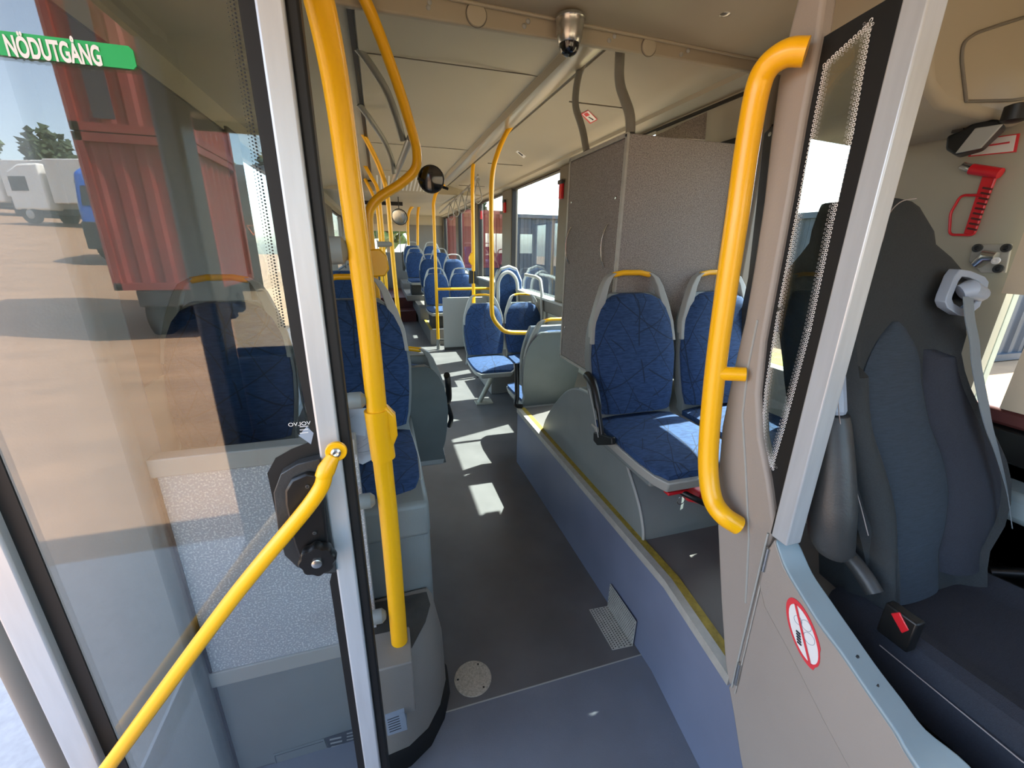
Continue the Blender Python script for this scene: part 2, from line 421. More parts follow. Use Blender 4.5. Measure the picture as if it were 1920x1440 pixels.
# ================================================================ RIGHT WALL with windows
SILL, TOP = 1.01, 2.17
struct(MB().box(XR, XR+.06, .35, YB, 0, SILL).build('wall_right', 'wall_tan'))
struct(MB().box(XR, XR+.06, .1, YB, TOP, 2.5).build('wall_right_header', 'wall_tan'))
struct(MB().box(1.55, XR+.02, 2.0, YB, SILL-.02, SILL+.005).build('trim_7', 'frame_grey', bevel=.004))
struct(MB().box(1.58, XR, 2.0, YB, SILL-.14, SILL-.02).build('trim_8', 'pillar', bevel=.008))
pil = [(1.60, 1.68), (3.53, 3.83), (5.34, 5.74), (7.25, 7.58), (9.18, 9.44), (11.3, 11.5)]
for k, (a, b) in enumerate(pil):
    struct(MB().box(1.585, XR+.06, a, b, SILL, TOP+.01).build('wall_right_pillar', 'pillar', bevel=.012))
for k in range(5):
    a, b = pil[k][1], pil[k+1][0]
    g = struct(MB().box(XR+.03, XR+.036, a-.02, b+.02, SILL-.02, TOP+.02).build('window_%d' % (k+1), 'glass_side'))
    fr = MB(); x0, x1 = 1.60, XR+.03
    fr.box(x0, x1, a, b, TOP-.012, TOP+.0); fr.box(x0, x1, a, a+.014, SILL, TOP); fr.box(x0, x1, b-.014, b, SILL, TOP)
    fr.build('window_gasket', 'rubber', g)
# window and wall beside the cab
struct(MB().box(XR, XR+.06, .72, 1.20, SILL, TOP).build('wall_right_cab', 'wall_tan'))
g = struct(MB().box(XR+.03, XR+.036, 1.2, 1.6, SILL, TOP).build('window_6', 'glass_side'))
MB().box(1.605, XR+.03, 1.2, 1.225, SILL, TOP).box(1.605, XR+.03, 1.2, 1.6, 1.98, 2.0).build('window_gasket', 'rubber', g)
struct(MB().box(XR-.004, XR+.07, 1.1, 2.45, 1.975, TOP+.02).build('wall_right_cab_header', 'wall_tan'))
struct(MB().box(XR-.02, XR+.0, 1.18, 2.45, 1.965, 1.99).build('trim_12', 'rubber'))
# black bracket frame in front of the first window
t = tag(MB().slab([PX(*q, 1.56) for q in ((1432, 250), (1448, 236), (1455, 240), (1440, 420), (1420, 520), (1385, 655), (1375, 650), (1402, 520), (1418, 380), (1428, 280))], (.03, 0, 0)).build('bracket', 'dark_plastic', bevel=.004),
        'tall black curved bracket on the window behind the thick yellow handle', 'bracket')
MB().lathe([(.008, 0), (.008, -.005), (.0005, -.006)], PX(1445, 252, 1.56), (1, 0, 0)).build('bolt', 'steel', t)
# driver window and lower cab wall
struct(MB().box(XR, XR+.06, -.9, .72, 0, 1.08).build('wall_right_front', 'shell_grey'))
g = struct(MB().box(XR+.03, XR+.036, -.5, .72, 1.08, 1.98).build('window_7', 'glass_side'))
struct(MB().box(XR, XR+.06, -.9, .72, 1.95, TOP+.02).build('wall_right_front_header', 'wall_tan'))
MB().box(1.585, XR+.03, -.5, .70, 1.055, 1.10).build('window_sill', 'maroon', g, bevel=.01)
MB().box(1.58, XR+.0, -.5, .69, .96, 1.05).build('window_ledge', 'black', g, bevel=.006)
struct(MB().box(1.50, XR, -.6, .68, .84, .92).build('trim_9', 'rail_blue', bevel=.02))

added_blind = MB().box(1.585, 1.60, -.5, .635, 1.10, 1.95).box(1.585, 1.60, .63, .715, 1.40, 1.95).build('sun_blind', 'blind', g)  # blind added to keep the side-window sun off the driver seat

# ================================================================ LEFT WALL
struct(MB().box(XL-.06, XL, 1.0, 3.0, 0, SILL+.05).build('wall_left', 'wall_tan'))
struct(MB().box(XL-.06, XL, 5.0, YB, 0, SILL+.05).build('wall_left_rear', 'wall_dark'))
struct(MB().box(XL-.06, XL, 1.0, YB, 2.08, 2.5).build('wall_left_header', 'ceiling'))
struct(MB().box(XL-.06, XL, -.9, 1.0, 2.235, 2.5).build('wall_left_front_header', 'ceiling'))
struct(MB().box(XL-.05, XL+.01, -.62, 1.0, 2.21, 2.24).build('trim_13', 'rubber'))
for k, (a, b) in enumerate(((1.0, 1.12), (2.9, 3.1), (5.0, 5.35), (6.9, 8.3), (10.2, 10.5), (11.3, 11.5))):
    struct(MB().box(XL-.06, XL+.02, a, b, SILL, 2.1).build('wall_left_pillar', 'pillar', bevel=.01))
for k, (a, b) in enumerate(((1.12, 2.9), (5.35, 6.9), (8.3, 10.2), (10.5, 11.3))):
    if k == 0:
        struct(MB().box(XL-.06, XL-.01, a, b, SILL, 2.1).build('wall_left_panel', 'wall_dark')); continue
    g = struct(MB().box(XL-.04, XL-.034, a, b, SILL, 2.1).build('window_%d' % (8+k), 'glass_side'))
    MB().box(XL-.034, XL+.01, a, b, 2.055, 2.085).box(XL-.034, XL+.01, a, b, SILL+.04, SILL+.06).build('window_gasket', 'rubber', g)
# middle door opening (3.1 .. 5.0) closed by two glazed leaves
d2 = struct(MB().box(XL-.04, XL-.034, 3.1, 5.0, 0.05, 2.1).build('door_2', 'glass_side'))
mb = MB()
for y in (3.1, 4.02, 4.95): mb.box(XL-.05, XL-.01, y, y+.06, .0, 2.1)
mb.box(XL-.05, XL-.01, 3.1, 5.0, .0, .12).box(XL-.05, XL-.01, 3.1, 5.0, 2.0, 2.1)
mb.build('door_frame', 'dark_plastic', d2)

# ================================================================ REAR WALL
struct(MB().box(XL, XR, YB, YB+.06, 0, 1.34).build('wall_rear', 'wall_dark'))
struct(MB().box(XL, XR, YB, YB+.06, 1.95, 2.5).build('wall_rear_header', 'ceiling'))
struct(MB().box(.75, XR, YB-.02, YB+.05, 1.30, 2.0).build('wall_rear_right', 'wall_dark'))
g = struct(MB().box(XL, .75, YB+.02, YB+.026, 1.32, 1.97).build('window_12', 'glass_side'))
MB().box(XL, .75, YB-.02, YB-.01, 1.84, 2.0).build('sun_blind', 'blind', g)
mb = MB()
for x in (-.05, .28, .5): mb.box(x, x+.02, YB-.005, YB+.01, 1.32, 1.9)
mb.build('window_frame', 'frame_grey', g)
tag(MB().box(-.2, .44, 8.0, 8.03, 2.15, 2.21).build('display_sign', 'black', bevel=.004), 'long unlit black passenger display under the rear ceiling', 'display')
cu = MB()
G = []
for i in range(24):
    x = .52+i*.009; G.append([Vector((x, 11.2+.02*math.sin(i*1.3), z)) for z in (.9, 1.36)])
cu.grid(G)
o = cu.build('side_curtain', 'curtain'); so_ = o.modifiers.new('s', 'SOLIDIFY'); so_.thickness = .004
tag(o, 'folded dark grey cloth hanging below the rear window', 'curtain')

# ================================================================ FRONT SHELL (behind the camera, seen in the door glass)
struct(MB().box(XL-.06, XL+.03, -.82, -.64, -.05, 2.24).build('wall_front_pillar', 'dark_plastic', bevel=.02))
struct(MB().box(XL, XR, -.95, -.85, -.05, .94).build('wall_front', 'dark_plastic', bevel=.02))
struct(MB().box(XL, XR, -.95, -.78, 2.02, 2.5).build('wall_front_header', 'ceiling_front', bevel=.02))
struct(MB().box(.35, XR, -.85, -.45, .55, .98).build('dashboard', 'dark_plastic', bevel=.05, seg=3))
g = struct(MB().box(XL, XR, -.93, -.924, .94, 2.02).build('window_13', 'glass_screenfront'))
MB().box(XL, XR, -.924, -.90, 1.98, 2.03).box(XL, XR, -.924, -.90, .93, .98).build('window_gasket', 'rubber', g)
# door portal in the left side, y -.30 .. 1.0
struct(MB().box(XL-.06, XL, -.9, 1.0, -.10, -.001).build('trim_10', 'aluminium'))

# ================================================================ FRONT DOOR LEAF (folded inward, across the doorway)
YD = .76
def D(x, y, yy=YD): return PY(x, y, yy)
lf = thing('door_1', (-.35, YD, 0), None, None, kind='structure')
RP = D(575, 700).x
xr0, xr1 = D(601, 850).x, D(641, 850).x      # right post edges at one height
LX0, LX1 = D(40, 1180).x-.012, D(90, 1180).x  # left post
MB().box(xr0, xr1, YD-.012, YD+.03, -.0, 2.18).build('post', 'aluminium', lf, bevel=.004)
MB().box(xr1, xr1+.018, YD-.004, YD+.03, -.0, 2.18).build('edge_gasket', 'rubber', lf, bevel=.004)
MB().box(LX0, LX1, YD-.012, YD+.03, -.0, 2.18).build('post', 'aluminium', lf, bevel=.004)
MB().box(LX1, xr0, YD-.008, YD+.025, .02, .08).box(LX1, xr0, YD-.008, YD+.025, 2.1, 2.18).build('cross_rail', 'aluminium', lf)
gp = MB().box(LX1, xr0, YD+.008, YD+.014, .05, 2.15).build('glass', 'glass_leaf', lf)
# black printed border, wider at the lock plate
def frit(points): return [D(a, b, YD+.007) for a, b in points]
bl = MB()
bx = xr0
pts = [(bx+.001, .05), (bx-.022, .05), (bx-.024, .55)]
q = [D(*a) for a in ((640, 1075), (600, 1078), (560, 1065), (530, 1030), (515, 960), (500, 890), (515, 862), (545, 845), (578, 832), (583, 815))]
pts = [(bx+.001, .05), (bx-.018, .05), (bx-.018, q[0].z-.02)] + [(min(p.x, bx-.012), p.z) for p in q] + [(bx-.02, 1.35), (bx-.024, 2.15), (bx+.001, 2.15)]
bl.prism(pts, 1, YD+.0045, YD+.0075)
bl.prism([(LX1, .05), (LX1+.028, .05), (LX1+.022, 2.15), (LX1, 2.15)], 1, YD+.0045, YD+.0075)
bl.build('black_border', 'rubber', lf)
# dotted fade beside the black border
dm = MB()
random.seed(3)
z = 1.37
while z < 2.0:
    for k in range(3):
        r = .0016-.0004*k; c = Vector((bx-.0275-.0042*k, YD+.005, z+.002*(k % 2)))
        dm.add([c+Vector((r*math.cos(a*PI/3), 0, r*math.sin(a*PI/3))) for a in range(6)], [list(range(6))])
    z += .0048
dm.build('border_dots', 'rubber', lf, smooth=False)['kind'] = 'stuff'
# lock plate, turning cover and star knob
lp = [(-.0, 0)]
pl = [D(*a) for a in ((636, 850), (600, 852), (560, 862), (530, 880), (517, 915), (525, 985), (537, 1030), (560, 1052), (600, 1064), (640, 1060))]
lk = MB().prism([(min(p.x, xr0+.001), p.z) for p in pl], 1, YD-.018, YD+.004).build('lock_plate', 'dark_plastic', lf, bevel=.004)
pl2 = [D(*a) for a in ((628, 875), (580, 873), (552, 885), (540, 905), (541, 930), (556, 1000), (568, 1035), (590, 1045), (622, 1040))]
MB().prism([(min(p.x, xr0+.0005), p.z) for p in pl2], 1, YD-.030, YD-.016).build('lock_cover', 'black', lk, bevel=.004)
kc = D(596, 1047, YD-.045)
prof = []
kn = MB(); R_ = []
for h, s_ in ((0, 1), (.004, 1.04), (.018, 1.04), (.022, .95)):
    R_.append([kc+Vector((s_*(.030+.0018*math.cos(8*a))*math.cos(a), .01-h, s_*(.030+.0018*math.cos(8*a))*math.sin(a))) for a in [2*PI*j/64 for j in range(64)]])
kn.ringloft(R_); kn.build('knob', 'black', lk)
MB().lathe([(.009, 0), (.009, -.004), (.007, -.005), (.0005, -.005)], kc+Vector((0, -.012, 0)), (0, 1, 0)).build('lock_cylinder', 'steel', lk)
for a, b in ((577, 912), (590, 999)):
    MB().lathe([(.004, 0), (.004, -.002), (.002, -.0025), (.0005, -.001)], D(a, b, YD-.030), (0, 1, 0), 12).build('screw', 'dark_plastic', lk)
# diagonal yellow hand bar
a0 = D(630, 848, YD-.045); a1 = D(612, 880, YD-.05); a2 = D(585, 940, YD-.055); a3 = D(430, 1130, YD-.055); a4 = D(205, 1435, YD-.055)
a5 = a4+(a4-a3).normalized()*.10
hb = MB(); hb.tube(bez([a1, a2, a3, a4, a5], 8), .0135, 14)
hb.build('hand_bar', 'yellow', lf)
hb = MB(); dirv = (a0-a1).normalized()
ring = [a0+Vector((.018*math.cos(t), 0, .018*math.sin(t))) for t in [2*PI*j/20 for j in range(20)]]
hb.slab(ring, (0, .008, 0)); hb.tube([a0-dirv*.008+Vector((0, .004, 0)), a1, a1+(a2-a1)*.25], [.011, .0155, .014], 14)
e_ = hb.build('bar_end', 'yellow', lf, bevel=.0015)
MB().lathe([(.0085, 0), (.0085, -.004), (.005, -.006), (.0005, -.004)], a0, (0, 1, 0), 16).build('bolt', 'steel', e_)
# emergency exit sticker and small glass mark
zs0, zs1 = D(250, 128).z, D(248, 85).z
sx1 = D(249, 105).x
stz = YD+.004
st = MB(); hh = (zs1-zs0)/2; zc = (zs0+zs1)/2; L_ = .195
st.prism([(sx1-L_, zc-hh), (sx1-.004, zc-hh), (sx1, zc-hh+.004), (sx1, zc+hh-.004), (sx1-.004, zc+hh), (sx1-L_, zc+hh)], 1, stz, stz+.002)
stk = tag(st.build('exit_sticker', 'sign_green'), 'green emergency exit sticker with white letters at the top of the door glass', 'sticker')
WL[stk.name] = stk.location.copy()
text_mesh('NÖDUTGÅNG', .030, 'sign_white', 'lettering', stk, (D(4, 80).x, stz-.001, zc-.0125), (1, 0, 0), (0, 0, 1), width=D(184, 95).x-D(4, 80).x, bold=.0010)
mk = D(556, 792, YD+.004)
mk_ = tag(MB().slab([D(*a, YD+.004) for a in ((560, 817), (575, 800), (588, 812), (583, 833))], (0, .001, 0)).build('window_mark', 'ink_grey'), 'small pale diamond mark with mirrored print low on the door glass', 'sticker')
WL[mk_.name] = mk_.location.copy()
text_mesh('VOLVO', .010, 'sign_white', 'lettering', mk_, D(583, 796, YD+.0035), (-1, 0, 0), (0, 0, 1), squash=1.1)
pm = MB()
for k in range(3):
    q_ = D(562, 801+k*6, YD+.0035); pm.box(q_.x, q_.x+.014, q_.y, q_.y+.0005, q_.z, q_.z+.0012)
pm.build('small_print', 'sign_white', mk_)
# door shaft beside the leaf
sh = MB().cyl((LX0-.03, YD+.02, -.05), (LX0-.03, YD+.02, 2.2), .022)
tag(sh.build('door_shaft', 'wall_dark'), 'round bronze-grey door shaft left of the folded door', 'door shaft')

# ================================================================ LEFT FRONT: jamb, speckled panel, seat box, step box
YS = 1.02
tl, tr_ = PY(290, 900, YS), PY(640, 868, YS); bl_ = PY(395, 1275, YS)
struct(MB().box(XL-.05, tl.x-.004, .99, 1.10, -.05, 2.12).build('wall_door_jamb', 'shell_grey', bevel=.02, seg=3))
x0s, x1s = tl.x, -.095
sp = thing('speckled_partition', ((x0s+x1s)/2, YS, 0), 'pale speckled laminate panel in a grey frame behind the folded door', 'panel')
MB().box(x0s, x1s, YS, YS+.03, .405, 1.0).build('speckled_board', 'speckle', sp)
MB().box(x0s-.004, x1s, YS-.008, YS+.035, 1.0, 1.045).build('top_rail', 'frame_grey', sp, bevel=.003)
MB().box(x0s-.004, x1s, YS-.006, YS+.035, .355, .405).build('bottom_rail', 'frame_grey', sp, bevel=.003)
MB().box(x0s, x1s, YS, YS+.03, .0, .355).build('kick_panel', 'shell_grey', sp)
MB().box(x0s+.0, x0s+.006, YS-.003, YS+.035, .0, 1.0).build('edge_seal', 'rubber', sp)
# small plates low on the kick panel
def sheet_plate(name, m, quad, y, label, cat, th=.002):
    o = MB().slab([PY(a, b, y) for a, b in quad], (0, th, 0)).build(name, m); WL[o.name] = o.location.copy()
    return tag(o, label, cat)
p1 = sheet_plate('type_plate', 'shell_grey', ((512, 1415), (607, 1385), (625, 1440), (520, 1460)), YS-.003, 'grey embossed metal plate with printed boxes at the bottom of the panel', 'plate')
mb = MB()
for a, b, c_, d_ in ((515, 1418, 606, 1390),): 
    mb.tube([PY(a, b, YS-.004), PY(c_, d_, YS-.004)], .0006, 5).tube([PY(a, b, YS-.004), PY(a+8, b+30, YS-.004)], .0006, 5)
mb.tube([PY(560, 1432, YS-.004), PY(612, 1418, YS-.004)], .0006, 5)
mb.build('plate_lines', 'ink', p1)
p2 = sheet_plate('type_plate', 'ink', ((609, 1385), (668, 1366), (673, 1400), (620, 1412)), YS-.004, 'dark data plate with pale bars beside the grey embossed plate', 'plate')
mb = MB()
for k in range(4):
    a, b = 618+k*1.5, 1386+k*7; mb.slab([PY(a, b, YS-.005), PY(a+22, b-5, YS-.005), PY(a+22, b-2, YS-.005), PY(a, b+3, YS-.005)], (0, .0005, 0))
for k in range(5):
    a, b = 650, 1375+k*6; mb.slab([PY(a, b, YS-.005), PY(a+20, b-5, YS-.005), PY(a+20, b-3, YS-.005), PY(a, b+2, YS-.005)], (0, .0005, 0))
mb.build('plate_bars', 'frame_grey', p2)
p3 = sheet_plate('type_plate', 'frame_grey', ((616, 1414), (655, 1403), (664, 1440), (622, 1446)), YS-.006, 'raised pale plate under the dark data plate', 'plate')

# seat box (front wheel housing, left) under the first pair of seats
BXR = .085
sb = thing('seat_box', (-.3, 1.7, 0), 'tall blue-grey wheel box carrying the first seats on the left', 'seat box')
MB().box(XL+.002, BXR, 1.145, 2.0, 0, .66).build('body', 'shell_grey', sb, bevel=.02, seg=3)
MB().prism([(1.12, .64), (1.95, .64), (1.95, .72), (1.20, .76), (1.135, .75)], 0, -.2, BXR).build('seat_rim', 'shell_grey', sb, bevel=.015, seg=3)
# step box in front, rounded outer corner
def stepring(z, g):
    q = [(-.30, 1.13), (-.30, .91-g), (-.10, .90-g), (.00, .925-g), (.055+g, .985), (.088+g, 1.07), (.094+g, 1.13)]
    q = [(-.13, 1.13), (-.13, .90-g), (-.12, .895-g), (-.03, .905-g), (.03+g*.5, .94-g*.7), (.075+g, 1.0), (.105+g, 1.08), (.108+g, 1.14)]
    return [Vector((x, y, z)) for x, y in q]
stp = thing('step_box', (-.1, 1.0, 0), 'grey moulded step box with dark tread at the foot of the front yellow pole', 'step box')
MB().ringloft([stepring(.06, 0), stepring(.24, -.004), stepring(.40, -.03), stepring(.428, -.045)]).build('body', 'box_grey', stp, bevel=.006)
MB().ringloft([stepring(0, .012), stepring(.055, .008), stepring(.07, .002)]).build('skirting', 'rubber', stp)
MB().prism([(-.12, 1.115), (-.12, .99), (-.055, .985), (-.035, .93), (.0, .925), (.045, 1.0), (.066, 1.06), (.060, 1.115)], 2, .4275, .431).build('tread', 'step_dark', stp)
MB().box(-.125, -.002, .875, .992, .25, .437).build('pole_foot', 'box_grey', stp, bevel=.004)
p4 = sheet_plate('notice_plate', 'ink_grey', ((722, 1347), (758, 1334), (764, 1368), (727, 1380)), .865, 'small square notice plate low on the step box', 'plate', .04)
mb = MB()
for k in range(6):
    mb.slab([PY(726+k*.9, 1350+k*4.5, .8645), PY(748+k*.9, 1342+k*4.5, .8645), PY(748+k*.9, 1343.4+k*4.5, .8645), PY(726+k*.9, 1351.4+k*4.5, .8645)], (0, .0003, 0))
mb.build('print_lines', 'ink', p4)

# ================================================================ SEATS
def pad_mesh(prof, hw_front, depth, yfun, bulge, nu=14, sink=0):
    """prof: list of (z, halfwidth, y) ; builds a closed cushion with domed front toward -Y"""
    G = []; H = []
    for z, hw, y in prof:
        a = []; b = []
        for i in range(nu+1):
            u = -1+2*i/nu; x = u*hw; c = (1-abs(u)**3.2)
            a.append(Vector((x, y-bulge*c**.6 if c > 0 else y, z))); b.append(Vector((x, y+depth, z)))
        G.append(a+b[::-1])
    return MB().ringloft(G)
def seat_pads(hwf=1.0):
    tilt = .20
    back = []
    for z, hw in ((.03, .183), (.08, .196), (.16, .206), (.26, .212), (.34, .205), (.41, .188), (.46, .165), (.495, .135), (.512, .10), (.52, .06)):
        back.append((z, hw*hwf*.95, z*tilt + (.012 if z > .5 else 0)))
    return back
def make_seat(name, loc, label, group, h=.42, mount='leg', grip='yellow', arm=False, belt=False):
    """forward-facing bus seat; cushion top at height h, rear edge at y = 0 of the seat, occupant looks to -Y"""
    L = Vector(loc); t = thing(name, loc, label, 'seat', group)
    def put(mb, nm, m, par=t, **k):
        mb.v = [p + L + Vector((0, 0, h)) for p in mb.v]; return mb.build(nm, m, par, **k)
    bk = seat_pads()
    put(pad_mesh(bk, 1, .035, None, .028), 'backrest', 'blue_fabric')
    # shell behind, a little larger, with shoulders rising to the handle
    sh_ = [(z+(.008 if i == len(bk)-1 else 0), hw+.010, y+.012) for i, (z, hw, y) in enumerate([(-.07, .19, -.02)]+bk)]
    put(pad_mesh(sh_, 1, .04, None, .0), 'back_shell', 'shell_grey')
    for sx in (-1, 1):
        put(MB().ringloft([[Vector((sx*a, y-.004, z)), Vector((sx*b, y-.004, z)), Vector((sx*b, y+.03, z)), Vector((sx*a, y+.03, z))] for a, b, y, z in
            ((.19, .206, .064, .32), (.170, .198, .085, .40), (.136, .174, .10, .48), (.116, .146, .115, .55), (.098, .124, .122, .585), (.078, .092, .125, .603))]), 'shoulder', 'frame_grey', bevel=.003)
    put(MB().tube([(-.088, .138, .595), (-.04, .139, .604), (.04, .139, .604), (.088, .138, .595)], .0115, 12), 'handle', grip)
    # seat cushion with pale piping
    G = []
    for y, hw, z in ((.02, .186, 0), (-.08, .192, .004), (-.22, .198, .006), (-.34, .194, .0), (-.405, .176, -.012), (-.435, .14, -.03)):
        a = []; b = []
        for i in range(15):
            u = -1+i/7; c = 1-abs(u)**3
            a.append(Vector((u*hw, y, z+.012*c))); b.append(Vector((u*hw, y, z-.045)))
        G.append(a+b[::-1])
    put(MB().ringloft(G), 'cushion', 'blue_fabric')
    G = []
    for y, hw, z in ((.03, .196, -.022), (-.08, .202, -.018), (-.22, .208, -.016), (-.345, .204, -.022), (-.415, .184, -.034), (-.448, .146, -.05)):
        G.append([Vector((-hw, y, z)), Vector((hw, y, z)), Vector((hw*.93, y+.02, z-.045)), Vector((-hw*.93, y+.02, z-.045))])
    put(MB().ringloft(G), 'seat_shell', 'frame_grey', bevel=.004)
    if mount == 'leg':
        put(MB().tube([(.03, -.30, -.05), (-.10, -.14, -h+.01)], .024, 10), 'leg', 'wall_tan')
        put(MB().box(-.14, .03, -.20, -.08, -h, -h+.012), 'foot_plate', 'wall_tan')
        put(MB().box(-.17, .17, -.36, -.02, -.10, -.06), 'seat_frame', 'dark_plastic')
    elif mount == 'block':
        put(MB().box(-.14, .14, -.34, .02, -.13, -.055), 'mounting', 'shell_grey', bevel=.01)
    else:
        put(MB().box(-.15, .15, -.30, .02, -h, -.055), 'pedestal', 'step_dark', bevel=.01)
    if arm:
        am = put(MB().tube(bez([(-.215, .06, .19), (-.224, -.02, .17), (-.226, -.08, .08), (-.222, -.12, -.02)], 6), [.018]*6+[.016]*6+[.010]*7, 10), 'armrest', 'black')
        put(MB().prism([(-.20, .02), (-.06, -.02), (-.065, -.055), (-.10, -.06), (-.21, -.005)], 0, -.232, -.214), 'armrest_bracket', 'black', am, bevel=.003)
        put(MB().tube([(-.234, .0, .15), (-.238, -.06, .08), (-.235, -.11, -.02)], .0022, 6), 'armrest_trim', 'frame_grey', am)
    return t
seat_a = make_seat('bus_seat', (1.015, 1.47, .38), 'blue patterned seat with black armrest on the wheel arch before the felt cabinet', 'forward seats on the right', mount='block', arm=True)
DUPSKIP = set(c.name for c in seat_a.children if c.name.startswith('armrest'))
seat_b = dup(seat_a, (1.455, 1.47, .38), label='blue patterned window-side seat on the wheel arch, partly behind the thick yellow handle', group='forward seats on the right')
DUPSKIP = set()
seat_c = make_seat('bus_seat', (.945, 4.02, 0), 'blue aisle seat on a slanted leg before the grey partition board', 'forward seats on the right', h=.44, mount='leg')
DUPSKIP = set(c.name for c in seat_c.children if c.name.startswith(('leg', 'foot_plate')))
seat_d = dup(seat_c, (1.365, 4.02, 0), label='blue window seat beside the slanted-leg seat, under the tall window rail', group='forward seats on the right')
DUPSKIP = set()
seat_e = make_seat('bus_seat', (.85, 7.05, .25), 'aisle seat nearest the front on the rear platform, behind the grey partition board', 'forward seats on the right', h=.30, mount='ped', grip='edge_trim')
for (x, y, z, lb) in ((1.27, 7.05, .25, 'window seat nearest the front on the rear platform'),
                      (.875, 8.05, .45, 'aisle seat of the second rear row on the right'),
                      (1.315, 8.05, .45, 'window seat of the second rear row on the right'),
                      (.70, 9.15, .55, 'third-row rear seat farthest toward the aisle'),
                      (1.20, 9.15, .55, 'third-row rear seat toward the window'),
                      (.74, 10.6, .68, 'last-row seat on the left of the two against the rear wall'),
                      (1.20, 10.6, .68, 'last-row seat on the right of the two against the rear wall')):
    s_ = dup(seat_e, (x, y, z), label='blue bus seat, '+lb, group='forward seats on the right')
# left side
seat_f = make_seat('bus_seat', (-.125, 1.62, .36), 'large blue patterned seat on the left wheel box with papers lying on it', 'seats on the left', h=.42, mount='none')
for c in list(seat_f.children):
    if c.name.startswith('pedestal'): bpy.data.objects.remove(c)
seat_g = dup(seat_f, (-.55, 1.62, .36), label='blue window seat on the left wheel box, behind the folded door', group='seats on the left')
seat_h = make_seat('bus_seat', (-.27, 3.25, 0), 'plain blue seat on the left, behind the first seat and its grey clamps', 'seats on the left', h=.80, mount='ped')
seat_i = dup(seat_c, (.06, 2.10, 0), rz=PI, label='rear-facing seat on the left seen from behind, back to back with the first seat', group='rear-facing seats')
for c in list(seat_i.children):
    if c.name.startswith(('leg', 'foot_plate')): bpy.data.objects.remove(c)
bsl = [c for c in seat_i.children if c.name.startswith('back_shell')][0]
# the rear-facing seats have tall moulded back panels reaching down to their base
def back_panel(par, cx, y, z0, z1, hw, hwt, m='shell_grey'):
    G = []
    for k in range(9):
        t_ = k/8; z = z0+(z1-z0)*t_; w_ = hw+(hwt-hw)*max(0, (t_-.45)/.55)**1.6
        G.append([Vector((cx-w_, y+.02*(1-t_), z)), Vector((cx-w_*.9, y-.035+.05*t_, z)), Vector((cx+w_*.9, y-.035+.05*t_, z)), Vector((cx+w_, y+.02*(1-t_), z)), Vector((cx+w_, y+.045, z)), Vector((cx-w_, y+.045, z))])
    return MB().ringloft(G).build('back_panel', m, par, bevel=.012, seg=3)
WL[seat_i.name] = Vector((.06, 2.10, 0))
def rot_part(o):  # child meshes of a half-turned seat are written in the seat's own turned frame
    o.data.transform(Matrix.Rotation(PI, 4, 'Z')); return o
rot_part(back_panel(seat_i, .06, 2.07, .55, .98, .205, .14))
seat_j = dup(seat_i, (1.10, 2.74, 0), rz=PI, label='rear-facing seat on the right seen from behind, at the rear end of the step', group='rear-facing seats')
# armrests of the rear-facing seats
def armrest(par, pts, r, nm='armrest'):
    WL[par.name] = Vector(par.location)
    return rot_part(MB().tube(bez(pts, 6), r, 10).build(nm, 'black', par))
armrest(seat_i, [(.285, 2.10, .86), (.30, 2.17, .80), (.305, 2.2, .70), (.30, 2.23, .66)], .017)
armrest(seat_i, [(.282, 2.10, .70), (.30, 2.1, .62), (.295, 2.15, .55)], .013)
armrest(seat_j, [(.865, 2.72, .72), (.862, 2.70, .60), (.858, 2.68, .50), (.84, 2.64, .44), (.875, 2.61, .435)], .017)

# papers on the first seat
pp = MB()
def SP(a, b, lift=0):   # on the cushion, running up onto the foot of the backrest
    p = PZ(a, b, .806+lift)
    return p if p.y < 1.56 else PY(a, b, 1.565-lift)
top_ = [(652, 765), (690, 765), (715, 790), (722, 800)]; bot_ = [(657, 862), (680, 871), (705, 858), (735, 838)]
G = []
for k in range(7):
    t_ = k/6; G.append([SP(a+(c-a)*t_, b+(d-b)*t_) for (a, b), (c, d) in zip(top_, bot_)])
o = MB().grid(G).build('paper_sheets', 'paper'); WL[o.name] = o.location.copy(); o.modifiers.new('s', 'SOLIDIFY').thickness = .001
tag(o, 'white paper sheets with line drawings lying on the first blue seat', 'paper')
mb = MB()
for q in (((668, 835), (690, 820), (700, 810)), ((672, 842), (695, 828), (712, 816)), ((665, 850), (690, 846), (712, 838)), ((655, 785), (662, 780))):
    mb.tube([SP(a, b, .002) for a, b in q], .0006, 5)
mb.build('drawn_lines', 'ink_grey', o)

# ================================================================ WHEEL ARCH BOX ON THE PODIUM
ar = thing('wheel_arch_box', (1.25, 1.7, .418), 'smooth grey wheel arch box on the podium under the blue seats', 'wheel arch')
ap = bez([(0, 1.152, .40), (0, 1.165, .47), (0, 1.228, .572), (0, 1.374, .711), (0, 1.52, .80), (0, 1.70, .85), (0, 1.90, .80), (0, 2.08, .66), (0, 2.22, .50), (0, 2.27, .40)], 5)
MB().prism([(p.y, p.z) for p in ap], 0, .895, XR-.002).build('body', 'shell_grey', ar, bevel=.018, seg=3)
mb = MB().tube([Vector((.897, p.y, p.z)) for p in ap[:28]], .006, 8).build('edge_bead', 'frame_grey', ar)
